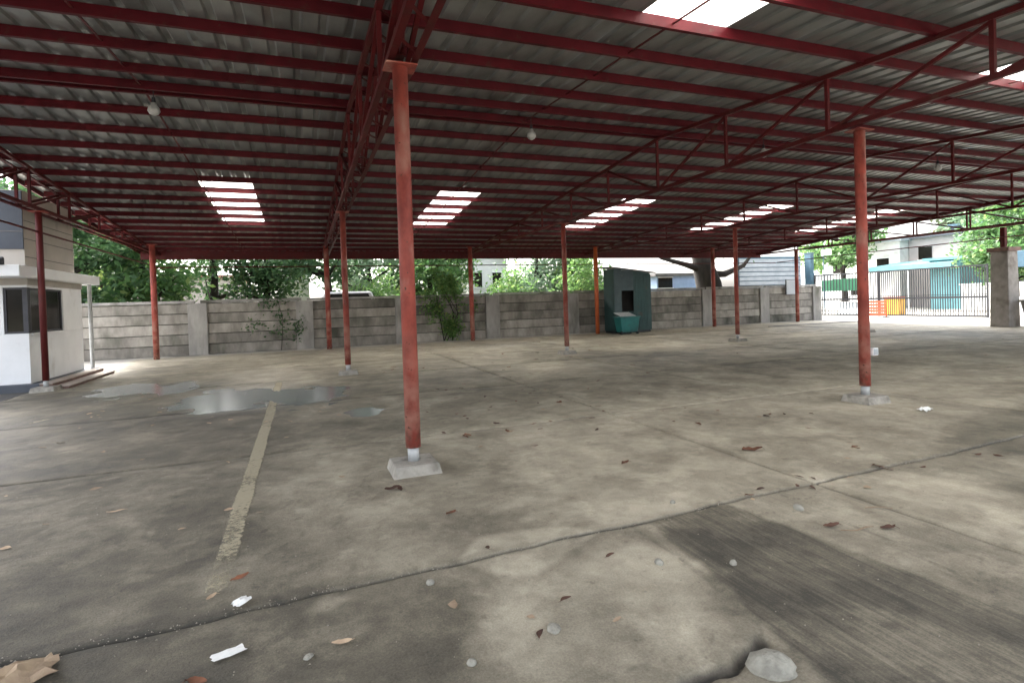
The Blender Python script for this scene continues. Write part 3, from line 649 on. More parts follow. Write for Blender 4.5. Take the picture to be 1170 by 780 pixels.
# ------------------------------------------------------------------ precast perimeter wall
wall = thing('precast_wall', 'weathered grey precast concrete boundary wall behind the shed with stacked horizontal planks', 'wall')
PX = [-7.9, -3.75, .0, 3.9, 7.9, 11.9, 15.9, 19.8, 23.7, 27.6]
hs_ = [.0, .40, .79, 1.18, 1.56, 1.93]
for a_, b_ in zip(PX[:-1], PX[1:]):
    for k in range(5):
        jit = random.uniform(-.012, .012)
        o = part('wall_plank', MB().box(a_+.16, b_-.16, 23.46+jit, 23.53+jit, hs_[k]+.012, hs_[k+1]-.012), M['plank'], wall); bevel(o, .008, 1)
    o = part('coping', MB().box(a_+.10, b_-.10, 23.40, 23.60, 1.94, 2.04+random.uniform(-.02,.02)), M['wallpost'], wall); bevel(o, .01, 1)
for x in PX:
    wd = .32
    o = part('wall_post', MB().box(x-wd, x+wd, 23.36, 23.62, -.02, 1.93), M['wallpost'], wall); bevel(o, .012, 1)
part('backing', MB().box(-7.9, 27.6, 23.57, 23.60, -.1, 1.93), M['darkin'], wall)
# ivy growing over the wall
def leaves(name, centres, n, size, mt, parent, spread=.35, flat=1.0):
    C = np.array(centres, float); ci = RNG.integers(0, len(C), n); P_ = C[ci, :3]+RNG.normal(0, 1, (n, 3))*(C[ci, 3:4]*spread)*np.array([1,1,flat])
    nr = RNG.normal(0, 1, (n, 3)); nr[:, 2] = np.abs(nr[:, 2])*1.2+.2; nr /= np.linalg.norm(nr, axis=1)[:, None]
    t1 = np.cross(nr, RNG.normal(0, 1, (n, 3))); t1 /= np.linalg.norm(t1, axis=1)[:, None]; t2 = np.cross(nr, t1)
    s_ = size*RNG.uniform(.6, 1.35, (n, 1)); 
    V = np.stack([P_-t1*s_, P_+t2*s_*.5+nr*s_*.12, P_+t1*s_, P_-t2*s_*.5+nr*s_*.12], 1).reshape(-1, 3)
    me = bpy.data.meshes.new(name); me.vertices.add(4*n); me.vertices.foreach_set('co', V.ravel().astype(np.float32))
    me.loops.add(4*n); me.loops.foreach_set('vertex_index', np.arange(4*n, dtype=np.int32)); me.polygons.add(n)
    me.polygons.foreach_set('loop_start', (np.arange(n)*4).astype(np.int32)); me.polygons.foreach_set('loop_total', np.full(n, 4, np.int32)); me.update(calc_edges=True)
    me.materials.append(mt); return link(name, me, parent)
iv = thing('climbing_plant', 'bright green creeper spilling over the boundary wall just right of the centre column', 'plant', (5.8, 23.3, 0))
cs = []
for k in range(46):
    z = random.uniform(.2, 2.9); wd_ = .75 if z > 1.3 else .45
    cs.append((random.gauss(0, wd_*.6), random.uniform(-.10, .05) if z < 2 else random.uniform(-.1,.5), z, .34))
leaves('foliage', cs, 2600, .075, M['leaf_bright'], iv, .45)
for k in range(5): part('stem', MB().tube([(random.uniform(-.3,.3), 0, 0), (random.uniform(-.5,.5), -.03, 1.2), (random.uniform(-.7,.7), .1, 2.3)], [.02,.014,.006], 6), M['bark'], iv)
iv2 = thing('climbing_plant', 'sparse dark creeper hanging on the wall left of the wall column behind the centre bay', 'plant', (-.9, 23.35, 0))
leaves('foliage', [(random.gauss(0,.45), -.05, random.uniform(.2, 2.1), .3) for k in range(16)], 500, .06, M['leaf_dark'], iv2, .5)
part('stem', MB().tube([(0,0,0),(.1,-.03,1.2),(-.1,.05,2.1)], [.015,.01,.005], 6), M['bark'], iv2)

# ------------------------------------------------------------------ guardhouse at left
gh = thing('guardhouse', 'white guardhouse with dark windows and a projecting canopy at the left edge of the yard', 'building')
HX, HY, HY2 = -5.72, 15.15, 18.3
def hwall(name, x0, x1, y0, y1, z0, z1, mt): return part(name, MB().box(x0, x1, y0, y1, z0, z1), M[mt], gh)
# ground floor walls around the window openings
hwall('front_wall', -9.2, HX, HY, HY+.15, .15, 1.26, 'white'); hwall('front_wall', -9.2, HX, HY, HY+.15, 2.28, 2.55, 'white')
hwall('front_wall', -9.2, -6.15, HY, HY+.15, 1.263, 2.277, 'white'); hwall('front_wall', HX-.09, HX, HY+.001, HY+.15, 1.263, 2.277, 'frame')
hwall('side_wall', HX-.15, HX, HY+.152, HY2, .15, 1.26, 'white'); hwall('side_wall', HX-.15, HX, HY+.152, HY2, 2.28, 2.55, 'white'); hwall('side_wall', HX-.15, HX, 17.05, HY2, 1.263, 2.277, 'white')
hwall('rear_wall', -9.2, HX-.16, HY2-.15, HY2, .15, 2.55, 'white')
for nm, (x0, x1, y0, y1) in (('window', (-6.148, HX-.092, HY+.05, HY+.06)), ('window', (HX-.06, HX-.05, HY+.153, 17.048))):
    f = bpy.data.objects.new('window', None); COL.objects.link(f); f.parent = gh
    part('pane', MB().box(x0, x1, y0, y1, 1.29, 2.25), M['glass'], f)
    if y1-y0 > 1:
        for yy in (HY+.155, 16.08, 17.0): part('frame', MB().box(HX-.075, HX-.03, yy, yy+.045, 1.265, 2.275), M['frame'], f)
        for zz in (1.265, 2.235): part('frame', MB().box(HX-.08, HX-.028, HY+.155, 17.046, zz, zz+.04), M['frame'], f)
        part('sill', MB().box(HX-.02, HX+.05, HY+.1, 17.1, 1.21, 1.258), M['white'], f)
    else:
        for zz in (1.265, 2.235): part('frame', MB().box(x0, x1, HY+.025, HY+.075, zz, zz+.04), M['frame'], f)
        part('frame', MB().box(x0, x0+.04, HY+.028, HY+.07, 1.31, 2.23), M['frame'], f)
part('interior', MB().box(-9.0, -6.3, 15.6, 18.0, .2, 2.5), M['darkin'], gh)
bevel(part('canopy', MB().box(-9.6, -5.53, 14.35, 19.15, 2.48, 2.72), M['white'], gh), .01, 1)
part('lintel_band', MB().box(-9.2, HX+.02, HY-.02, HY2+.02, 2.33, 2.476), M['beige'], gh)
hwall('upper_wall', -9.0, HX-.02, HY+.02, 17.95, 2.72, 4.42, 'beige')
for zz in (2.95, 3.35, 3.75): part('board_joint', MB().box(HX-.025, HX-.012, HY+.03, 17.9, zz, zz+.018), M['rooftin'], gh)
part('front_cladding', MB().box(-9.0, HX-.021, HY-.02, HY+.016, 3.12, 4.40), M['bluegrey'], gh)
part('cladding_joint', MB().box(-9.0, HX-.021, HY-.028, HY-.021, 3.5, 3.52), M['rooftin'], gh)
part('canopy_lamp', MB().tube([(-5.95, 14.25, 2.84), (-5.75, 14.25, 2.84)], .035, 10), M['black'], gh); part('lamp_bracket', MB().box(-5.87,-5.83,14.24,14.5,2.72,2.86), M['black'], gh)
part('canopy_post', MB().tube([(-5.62, 18.6, .02), (-5.62, 18.6, 2.48)], .05, 16), M['galv'], gh)
part('plinth', MB().box(-9.6, -5.50, 14.93, 18.75, -.1, .148), M['bluegrey'], gh)
part('step', MB().box(-5.495, -5.28, 14.95, 18.3, -.1, .125), M['step'], gh); part('step_tread', MB().box(-5.51, -5.27, 14.94, 18.31, .126, .15), M['steptop'], gh)
part('step', MB().box(-5.27, -4.98, 14.98, 18.1, -.1, .05), M['step'], gh); part('step_tread', MB().box(-5.265, -4.96, 14.97, 18.12, .051, .072), M['steptop'], gh)

# ------------------------------------------------------------------ teal shack and bin
sk = thing('tin_shack', 'dark teal sheet-metal shack with sloping roof and a dark doorway against the boundary wall', 'shack', (0,0,0))
sx0, sx1, sy0, sy1 = 13.2, 15.1, 21.7, 22.6
part('front_panel', MB().box(sx0, 13.55, sy0, sy0+.04, .12, 2.95), M['tealgrey'], sk)
part('front_panel', MB().add([(14.2,sy0,.12),(sx1,sy0,.12),(sx1,sy0,2.72),(14.2,sy0,2.84),(14.2,sy0+.04,.12),(sx1,sy0+.04,.12),(sx1,sy0+.04,2.72),(14.2,sy0+.04,2.84)], [(0,1,2,3),(7,6,5,4),(0,4,5,1),(1,5,6,2),(2,6,7,3),(3,7,4,0)]), M['tealpaint'], sk)
part('front_panel', MB().box(13.552, 14.198, sy0, sy0+.04, 1.95, 2.86), M['tealgrey'], sk)
part('half_door', MB().box(13.56, 14.19, sy0-.02, sy0+.02, .14, 1.0), M['tealpaint'], sk)
for x in np.arange(14.3, 15.05, .15): part('sheet_rib', MB().box(x, x+.03, sy0-.018, sy0-.001, .14, 2.66), M['tealpaint'], sk)
part('side_panel', MB().box(sx0-.04, sx0-.001, sy0, sy1, .12, 2.95), M['tealpaint'], sk)
part('side_panel', MB().box(sx1+.001, sx1+.04, sy0, sy1, .12, 2.68), M['tealpaint'], sk)
part('interior', MB().box(13.3, 15.0, sy0+.5, sy1-.03, .13, 2.6), M['darkin'], sk)
part('floor_frame', MB().box(sx0, sx1, sy0+.05, sy1, .02, .118), M['black'], sk)
part('roof', MB().add([(13.0,21.5,2.99),(15.3,21.5,2.72),(15.3,22.8,2.78),(13.0,22.8,3.05),(13.0,21.5,3.04),(15.3,21.5,2.77),(15.3,22.8,2.83),(13.0,22.8,3.10)], [(0,3,2,1),(4,5,6,7),(0,1,5,4),(1,2,6,5),(2,3,7,6),(3,0,4,7)]), M['rooftin'], sk)
bn = thing('rubbish_bin', 'bright teal bin standing in front of the teal shack', 'bin', (13.5, 21.25, 0))
bevel(part('body', MB().taper(0, 0, .1, .74, .40, .24, .50, .30), M['tealbin'], bn), .03, 3)
bevel(part('rim', MB().taper(0, 0, .741, .79, .53, .33, .53, .33), M['tealbin'], bn), .012)
part('lid', MB().add([(-.5,-.3,.80),(.3,-.3,.80),(.3,.3,.95),(-.5,.3,.95),(-.5,-.3,.82),(.3,-.3,.82),(.3,.3,.97),(-.5,.3,.97)], [(0,3,2,1),(4,5,6,7),(0,1,5,4),(1,2,6,5),(2,3,7,6),(3,0,4,7)]), M['galv'], bn)
for s_ in (-1, 1): part('wheel', MB().tube([(s_*.38,-.2,.075),(s_*.44,-.2,.075)], .075, 16), M['black'], bn)
part('support_foot', MB().box(-.3, .3, .1, .16, .0, .1), M['black'], bn)
# ------------------------------------------------------------------ gate, pillars, fence on the right
GX = 32.5
gp = thing('gate_post', 'tall blue-grey steel gate post at the end of the boundary wall', 'post', (GX, 28.1, 0))
part('shaft', MB().box(-.15,.15,-.24,.24,-.01,4.25), M['bluecol'], gp); part('cap', MB().box(-.18,.18,-.27,.27,4.253,4.3), M['bluecol'], gp)
wall2 = thing('end_wall', 'white louvred wall with dark gaps between boundary wall and gate post', 'wall')
for k in range(13): part('siding_board', MB().box(26.9, 32.3, 28.6+.0, 28.65+.01*(k % 2), .10+.30*k, .345+.30*k), M['siding'], wall2)
part('wall_frame', MB().box(26.8, 32.35, 28.67, 28.75, 0, 4.1), M['bluecol'], wall2)
def gate(name, y0, y1, label, bars=True, step=.12, z1=2.72, x=GX):
    g = thing(name, label, 'gate' if 'gate' in name else 'fence', (x, 0, 0))
    for yy in (y0, y1): part('upright', MB().box(-.035,.035,yy-.035,yy+.035,.02,z1+.03), M['black'], g)
    for zz, hh in ((.04,.085), (1.03,.10), (1.20,.03), (z1-.06,.08)): part('rail', MB().box(-.025,.025,y0+.036,y1-.036,zz,zz+hh), M['black'], g)
    if bars:
        y = y0+step; me = MB().box(-.018,.018,-.018,.018,.125,z1-.061).mesh('gate_bar', M['black'])
        while y < y1-.08: link('gate_bar', me, g, loc=(.036,y,0)); y += step
    return g
gate('steel_gate', 17.6, 23.2, 'black barred steel gate left of the big concrete pillar with buildings behind', True, .125)
gate('steel_gate', 23.3, 24.0, 'narrow pedestrian leaf of the black gate beside the long barred leaf', True, .16)
gate('steel_gate', 24.1, 27.7, 'thin railed section of gate beside the blue-grey post with a green banner behind', True, .22)
gate('boundary_fence', 9.0, 15.9, 'black barred fence right of the big concrete pillar', True, .14)
pl = thing('concrete_pillar', 'big square concrete pillar standing at the right edge of the yard', 'pillar', (25.8, 13.4, 0))
bevel(part('shaft', MB().taper(0,0,-.01,2.95,.36,.33,.32,.29), M['conc_block'], pl), .03, 2); bevel(part('cap', MB().box(-.40,.40,-.37,.37,2.952,3.10), M['step'], pl), .01); part('stub', MB().box(-.08,.08,-.08,.08,3.1,3.9), M['truss'], pl)
pt = thing('planter_block', 'tapered grey concrete block with pale rim beside the concrete pillar', 'planter', (26.2, 12.5, 0))
mb = MB().taper(0,0,0,.95,.26,.26,.40,.40); bevel(part('body', mb, M['conc_block'], pt), .02); bevel(part('rim', MB().box(-.46,.46,-.46,.46,.952,1.05), M['wallpost'], pt), .01)
kb = part('kerb_channel', MB().box(20.9, 27.1, 20.35, 20.47, -.02, .035), M['rooftin'], None); kb['kind'] = 'structure'

# barrier, banner, signs near the gate
br = thing('plastic_barrier', 'orange-red slatted barrier standing just inside the gate', 'barrier', (31.6, 22.9, 0))
for k in range(5): part('slat', MB().box(-.04,.04,-.72,.72,.12+.18*k,.25+.18*k), M['rednear'], br)
for s_ in (-.7,.7): part('leg', MB().box(-.03,.03,s_-.03,s_+.03,0,1.05), M['rednear'], br); part('foot', MB().box(-.25,.25,s_-.04,s_+.04,0,.05), M['black'], br)
bnr = thing('banner', 'plain dark green banner hung across the opening beyond the gate', 'banner', (33.5, 26.6, 0))
part('cloth', MB().box(-.012,.012,-1.5,1.35,1.62,2.42), M['green'], bnr)
for yy in (-1.52, 1.37): part('pole', MB().tube([(0,yy,0),(0,yy,2.6)], .03, 10), M['bluecol'], bnr)
sg = thing('notice_board', 'blank white notice board between the gate post and the green banner', 'sign', (33.0, 27.5, 0))
part('panel', MB().box(-.02,.02,-.70,.62,2.36,2.80), M['paper'], sg); part('post', MB().tube([(0,.66,0),(0,.66,2.9)], .03, 10), M['bluecol'], sg)
sg2 = thing('notice_board', 'small white sign mounted high beside the gate post', 'sign', (33.0, 27.2, 0))
part('panel', MB().box(-.02,.02,-.40,.36,4.05,4.45), M['paper'], sg2); part('bracket', MB().tube([(.0,.2,0),(0,.2,4.04)], .03, 10), M['bluecol'], sg2)
wb = thing('wall_sign', 'square white panel fixed at the end of the boundary wall near the gate', 'sign', (25.55, 23.25, 0))
part('panel', MB().box(-.40,.40,-.02,.02,1.52,2.32), M['siding'], wb); part('frame', MB().box(-.43,.43,.021,.05,1.49,2.35), M['frame'], wb)
yb = thing('yellow_bollard_box', 'orange-yellow utility box beyond the gate bars', 'utility box', (36, 24.75, 0))
part('body', MB().box(-.3,.3,-.48,.48,-.03,1.05), M['yellow'], yb); part('lid', MB().box(-.33,.33,-.51,.51,1.053,1.12), M['rednear'], yb)

# parked vehicle seen through the open section and the roof of another behind the wall
def car(x, y, rz, label, h=1.5, L_=4.3, W_=1.7, lift=0):
    c = thing('parked_car', label, 'car', (x, y, lift), None, rz)
    prof = [(-L_/2,.35),(-L_/2,.85),(-L_/2+.25,1.0),(-L_*.28,h),(L_*.16,h),(L_*.30,.98),(L_/2-.1,.82),(L_/2,.6),(L_/2,.35)]
    o = part('body', MB().extr(prof, 1, -W_/2, W_/2), M['carpaint'], c); bevel(o, .09, 3)
    for s_ in (-1, 1):
        part('side_window', MB().extr([(-L_*.26,1.02),(-L_*.235,h-.1),(L_*.13,h-.1),(L_*.24,1.02)], 1, s_*W_/2-.01+.005*s_, s_*W_/2+.01+.005*s_), M['glass'], c)
        for xx in (-L_*.3, L_*.31):
            wob = bpy.data.objects.new('wheel', None); COL.objects.link(wob); wob.parent = c
            part('tyre', MB().tube([(xx, s_*(W_/2-.2), .32), (xx, s_*(W_/2+.02), .32)], .32, 24), M['black'], wob); part('rim', MB().tube([(xx, s_*(W_/2+.021), .32), (xx, s_*(W_/2+.035), .32)], .19, 16), M['galv'], wob)
    part('windscreen', MB().add([(L_*.17+.05,-W_*.42,h-.06),(L_*.17+.05,W_*.42,h-.06),(L_*.30+.05,W_*.45,1.02),(L_*.30+.05,-W_*.45,1.02)], [(0,1,2,3)]), M['glass'], c)
    return c
cb = thing('concrete_barrier', 'pale concrete road barrier block beyond the railed gate section under the green banner', 'barrier', (34.6, 26.7, -.03))
bevel(part('body', MB().extr([(-.34,0),(.34,0),(.34,.12),(.14,.45),(.10,.85),(-.10,.85),(-.14,.45),(-.34,.12)], 1, -.75, .75), M['siding'], cb), .02)
bevel(part('cap', MB().box(-.12,.12,-.77,.77,.853,.90), M['palewall'], cb), .008)
v = car(2.2, 27.2, 0, 'white van whose roof shows above the boundary wall left of the centre column', 2.33, 4.6, 1.8)

# ------------------------------------------------------------------ buildings beyond
def bldg(name, label, x0, x1, y0, y1, z1, mt, wins=(), roof=None, face='x'):
    b = thing(name, label, 'building')
    part('wall', MB().box(x0, x1, y0, y1, -.05, z1), M[mt], b)
    if roof: part('roof', MB().box(x0-.3, x1+.3, y0-.3, y1+.3, z1+.002, z1+.18), M[roof], b)
    for (a_, b2, c_, d_) in wins:
        f = bpy.data.objects.new('window', None); COL.objects.link(f); f.parent = b
        if face == 'x':
            part('pane', MB().box(x0-.03, x0-.003, a_, b2, c_, d_), M['glass'], f); part('frame', MB().box(x0-.07, x0-.031, a_-.05, b2+.05, d_, d_+.06), M['white'], f); part('sill', MB().box(x0-.09, x0-.031, a_-.05, b2+.05, c_-.06, c_), M['white'], f)
        else:
            part('pane', MB().box(a_, b2, y0-.03, y0-.003, c_, d_), M['glass'], f); part('frame', MB().box(a_-.05, b2+.05, y0-.07, y0-.031, d_, d_+.06), M['white'], f); part('sill', MB().box(a_-.05, b2+.05, y0-.09, y0-.031, c_-.06, c_), M['white'], f)
    return b
bldg('shop_building', 'white shop building beyond the gate with a pale front', 45, 53, 30.4, 37.5, 5.5, 'palewall', [(33.9,34.7,1.2,2.4),(35.2,36.4,3.2,4.4),(31.3,32.3,3.0,4.2)], 'siding')
bldg('house', 'taupe-fronted two-storey building beyond the barred gate', 46, 54, 26.6, 30.35, 5.6, 'taupe', [(28.6,29.6,3.9,4.9)], 'bluegrey')
t_ = bldg('kiosk', 'aqua painted gatehouse beyond the barred gate', 42, 44.5, 24.3, 26.3, 3.55, 'aqua', [], 'aqua')
b2_ = thing('awning', 'pale aqua awning stretched in front of the buildings beyond the gate', 'awning')
part('canvas', MB().add([(41.2,24.4,3.3),(44.8,24.4,3.7),(44.8,30.2,3.7),(41.2,30.2,3.3),(41.2,24.4,3.36),(44.8,24.4,3.76),(44.8,30.2,3.76),(41.2,30.2,3.36)], [(0,3,2,1),(4,5,6,7),(0,1,5,4),(1,2,6,5),(2,3,7,6),(3,0,4,7)]), M['aqua'], b2_)
part('valance', MB().box(41.15,41.19,24.4,30.2,2.95,3.34), M['aqua'], b2_)
for yy in (27.3, 30.1): part('pole', MB().tube([(41.25,yy,0),(41.25,yy,3.3)], .05, 10), M['white'], b2_)
bldg('office_block', 'dark blue-grey tower block rising behind the aqua gatehouse', 50, 56, 26.2, 29.6, 6.6, 'bluegrey', [(28.4,29.3,4.9,6.0),(26.8,27.8,4.9,6.0)], 'bluecol')
ww = thing('garden_wall', 'bright white wall across the road behind the gate bars', 'wall')
part('panel', MB().box(41.5, 41.7, 14.0, 24.0, 0, 1.75), M['palewall'], ww); part('coping', MB().box(41.45,41.75,13.9,24.1,1.753,1.83), M['white'], ww)
aw = thing('street_stall', 'dark teal roofed stall beyond the fence at the right edge', 'stall', (36.0, 0, 0))
part('roof', MB().add([(-1.6,12.0,3.3),(1.6,12.0,3.5),(1.6,18.2,3.5),(-1.6,18.2,3.3),(-1.6,12.0,3.36),(1.6,12.0,3.56),(1.6,18.2,3.56),(-1.6,18.2,3.36)], [(0,3,2,1),(4,5,6,7),(0,1,5,4),(1,2,6,5),(2,3,7,6),(3,0,4,7)]), M['bluecol'], aw)
part('valance', MB().box(-1.63,-1.605,12.0,18.2,2.55,3.34), M['bluecol'], aw)
for yy in (12.2, 18.0): part('pole', MB().tube([(-1.5,yy,-.03),(-1.5,yy,3.3)], .05, 10), M['white'], aw); part('pole', MB().tube([(1.5,yy,-.03),(1.5,yy,3.5)], .05, 10), M['white'], aw)
part('counter', MB().box(-1.4,-.9,12.4,17.6,-.03,1.0), M['palewall'], aw)
for x0, x1, y0, lab in ((-.9,.1,33.0,'narrow pale building column showing behind trees left of the centre column'),):
    b = bldg('house', lab, x0-.3, x1+.2, y0, y0+5, 5.8, 'palewall', [(-.6,-.1,3.2,4.2)], None, 'y')
bldg('house', 'pale house behind the boundary wall between the two middle columns', 9.6, 12.2, 33.0, 40, 4.6, 'palewall', [(10.0,10.5,2.6,3.5),(11.2,11.8,2.6,3.5)], 'siding', 'y')
bldg('house', 'low pale blue sheet-clad building behind the wall right of the teal shack', 21.4, 25.6, 30.0, 36, 2.95, 'bluewall', [(21.5,22.6,2.2,2.85)], 'rooftin', 'y')
bldg('house', 'rust-roofed house far beyond the gate', 56, 66, 34, 50, 5.5, 'palewall', [(36,37.2,2.5,3.8),(39,40.2,2.5,3.8)], 'redroof')
bldg('house', 'long grey low building behind the left trees', -14, -4.5, 44, 52, 4.0, 'taupe', [(-9,-8,2,3),(-6.5,-5.5,2,3)], 'redroof', 'y')
bldg('house', 'wide white house at the far end of the road', 62, 74, 8, 22, 6.0, 'palewall', [(10,11.5,3,4.5),(14,15.5,3,4.5),(18,19.5,3,4.5)], 'redroof')

# ------------------------------------------------------------------ trees
def make_tree(seed, h, cr_w, mt, nleaf, lsize, low=.3, dens=30, sparse=.42):
    rnd = random.Random(seed); C_ = []
    mb = MB(); tw = .028*h+.05
    top = h*.62
    trunk_pts = [(0,0,-.3)]; x = y = 0
    for k in range(1, 6):
        x += rnd.uniform(-.12,.12)*h*.08; y += rnd.uniform(-.12,.12)*h*.08; trunk_pts.append((x, y, top*k/5))
    mb.tube(trunk_pts, [tw*1.3]+[tw*(1-.14*k) for k in range(1, 6)], 9)
    for k in range(11):
        t = rnd.uniform(low, 1.0); b0 = Vector(trunk_pts[min(5, 1+int(t*4.5))]); an = rnd.uniform(0, 6.28); ln = cr_w*rnd.uniform(.55, .95)
        mid = b0+Vector((math.cos(an)*ln*.5, math.sin(an)*ln*.5, ln*rnd.uniform(.1,.4))); e = b0+Vector((math.cos(an)*ln, math.sin(an)*ln, ln*rnd.uniform(.15,.75)))
        mb.tube([b0, mid, e], [tw*.45, tw*.25, tw*.08], 6)
        C_.append((e.x, e.y, e.z, 1.0)); C_.append((mid.x*.8+e.x*.2, mid.y*.8+e.y*.2, mid.z+.3, .8))
    for k in range(dens):
        an = rnd.uniform(0, 6.28); rr = cr_w*math.sqrt(rnd.uniform(.05, 1)); zz = h*(low+(1-low)*rnd.random()); f = math.sin(math.pi*min(1, max(.12, (zz/h-low)/(1-low)*.9+.1)))
        C_.append((math.cos(an)*rr*f, math.sin(an)*rr*f, zz, rnd.uniform(.6, 1.1)))
    return mb, C_
def tree(kind, seed, x, y, h, wd, mt, label, nleaf=5200, lsize=.15, low=.3, dens=34, group='trees beyond the boundary wall', trunk_mt='bark', cl=.42):
    t = thing(kind, label, 'tree', (x, y, 0), group)
    mb, C_ = make_tree(seed, h, wd, mt, nleaf, lsize, low, dens)
    part('trunk', mb, M[trunk_mt], t, smooth=True)
    leaves('crown', C_, nleaf, lsize, M[mt], t, cl*max(1, wd*.28), .8)
    return t
tree('broadleaf_tree', 1, -9.3, 26.5, 8, 3.2, 'leaf_dark', 'dense dark green tree behind the guardhouse canopy', 9000, .15, .12, 50)
tree('broadleaf_tree', 2, -6.6, 28.0, 7, 2.4, 'leaf_mid', 'mid green leafy tree rising beside the left roof edge', 6500, .15, .15, 40)
tree('broadleaf_tree', 3, -9.0, 34, 11, 4.0, 'leaf_bright', 'taller bright tree farther back behind the guardhouse', 6500, .2, .3, 40)
tree('broadleaf_tree', 4, -1.6, 29.5, 7.5, 2.0, 'leaf_dark', 'dark leafy tree left of the pale building column', 5200, .14, .30, 34)
tree('broadleaf_tree', 5, -4.3, 31, 9, 2.6, 'leaf_dark', 'open branched tree with white sky showing through low branches', 3000, .15, .36, 26)
tree('broadleaf_tree', 6, 1.15, 29.2, 8.5, 2.2, 'leaf_dark', 'thick trunked dark tree right of the pale building column', 3600, .15, .36, 26)
tree('broadleaf_tree', 7, 3.6, 33, 8, 2.9, 'leaf_pale', 'pale green tree behind the white van roof', 7000, .16, .2, 44)
tree('broadleaf_tree', 8, 6.9, 31, 7.5, 2.4, 'leaf_mid', 'mid green tree directly behind the wall creeper', 6000, .15, .2, 40)
tree('broadleaf_tree', 9, 13.9, 32, 7.5, 2.6, 'leaf_pale', 'pale green tree right of the pale house between middle columns', 7000, .15, .15, 44)
tree('broadleaf_tree', 10, 11.0, 29.0, 3.3, 1.4, 'leaf_bright', 'low bright bush in front of the pale house', 2400, .11, .2, 26)
tree('broadleaf_tree', 11, 14.4, 27.2, 3.9, 1.2, 'leaf_bright', 'small bright green tree showing beside the orange column', 3000, .11, .25, 26)
tree('broadleaf_tree', 12, 16.4, 30.5, 7, 2.0, 'leaf_mid', 'mid green tree rising behind the teal shack', 5000, .15, .3, 34)
tree('broadleaf_tree', 13, 9.0, 37, 9, 3.2, 'leaf_mid', 'farther green tree peeking left of the pale house', 5200, .2, .2, 40)
tree('broadleaf_tree', 14, 3.8, 27.6, 3.1, 1.3, 'leaf_bright', 'small sunlit bush just left of the creeper behind the wall', 2200, .10, .3, 20)
bt = thing('old_tree', 'thick dark bare trunk leaning over the wall right of the teal shack', 'tree', (23.0, 26.9, 0))
part('trunk', MB().tube([(0,0,-.2),(.05,0,1.2),(-.1,0,2.3),(-.35,.1,3.3),(-.6,.2,5.2),(-.4,.3,7)], [.95,.80,.74,.62,.5,.35], 14), M['bark'], bt, smooth=True)
part('branch', MB().tube([(-.3,0,3.1),(-1.6,.2,3.5),(-3.2,.3,3.9),(-5,.4,5)], [.26,.16,.11,.06], 8), M['bark'], bt, smooth=True)
part('branch', MB().tube([(-.2,.1,2.9),(1.3,.2,2.9),(2.8,.2,3.4),(4.2,.4,4.6)], [.26,.20,.13,.06], 8), M['bark'], bt, smooth=True)
leaves('crown', [(random.uniform(-4.5,4.5), random.uniform(-1,2), random.uniform(5.5,8.5), 1.2) for _ in range(30)], 4500, .16, M['leaf_dark'], bt, .7)
tree('roadside_tree', 21, 38.8, 19.6, 7.5, 2.6, 'leaf_mid', 'deep green tree hanging above the barred gate', 7000, .15, .3, 44, group='street trees beyond the gate')
tree('roadside_tree', 22, 49, 38.5, 10, 4.2, 'leaf_bright', 'bright tree above the white shop building', 6000, .22, .3, 40, group='street trees beyond the gate')
tree('roadside_tree', 23, 46, 21.5, 11, 4.5, 'leaf_pale', 'tall pale green tree above the gatehouse roofs', 7000, .22, .35, 44, group='street trees beyond the gate')
tree('roadside_tree', 24, 37.6, 9.6, 9.5, 3.8, 'leaf_mid', 'large green tree at the far right beyond the fence', 7500, .17, .38, 44, group='street trees beyond the gate')
tree('roadside_tree', 25, 56, 26, 13, 5.5, 'leaf_bright', 'distant bright tree crown behind the dark tower block', 6000, .3, .4, 44, group='street trees beyond the gate')
tree('roadside_tree', 27, 45.5, 15.5, 10, 4.0, 'leaf_bright', 'bright green tree behind the white garden wall', 6500, .19, .3, 44, group='street trees beyond the gate')
tree('roadside_tree', 28, 60, 33.5, 14, 5.5, 'leaf_pale', 'pale distant tree behind the white shop building', 6000, .3, .4, 44, group='street trees beyond the gate')
tree('roadside_tree', 26, 42, 33, 9, 3.0, 'leaf_mid', 'green tree between the siding wall and the shop building', 4500, .18, .45, 34, group='street trees beyond the gate')

# ------------------------------------------------------------------ litter on the floor
def fz(x, y): return float(floor_fields(np.array([x]), np.array([y]))[2][0])
def leaf_mesh(L_, W_, curl, seed, mt):
    r = random.Random(seed); n = 6; vs = []; fs = []
    for i in range(n+1):
        u = i/n; wd = W_*math.sin(math.pi*min(.97, u*.94+.04))**.8*r.uniform(.85,1.1); x = (u-.5)*L_; zc = curl*L_*(.45*u*u+.12*math.sin(u*7+seed)); yo = L_*.16*math.sin(u*2.6+seed)
        for j in (-1, 0, 1): vs.append((x, yo+j*wd/2, max(0, zc)+abs(j)*curl*W_*r.uniform(.2,1.2)*(1 if j > 0 else .4)+.004))
    for i in range(n):
        for j in range(2): a_ = i*3+j; fs.append((a_, a_+3, a_+4, a_+1))
    mb = MB().add(vs, fs)
    mb.tube([(L_*.5, L_*.16*math.sin(2.6+seed), max(0, curl*L_*(.45+.12*math.sin(7+seed)))+.004), (L_*.68, r.uniform(-.1,.1)*L_, .006)], [.0018,.001], 4)
    return mb.mesh('fallen_leaf', mt, True)
def place(name, me, x, y, rz, label, cat, group=None, sc=1, tilt=0):
    o = link(name, me, None, (x, y, fz(x, y)+.004), (tilt, 0, rz), (sc, sc, sc)); return tag(o, label, cat, group)
place('fallen_leaf', leaf_mesh(.20,.10,.22,1,M['leafbrown']), 4.23, 4.38, -.2, 'large curled orange-brown leaf on the pale slab below the right column', 'leaf')
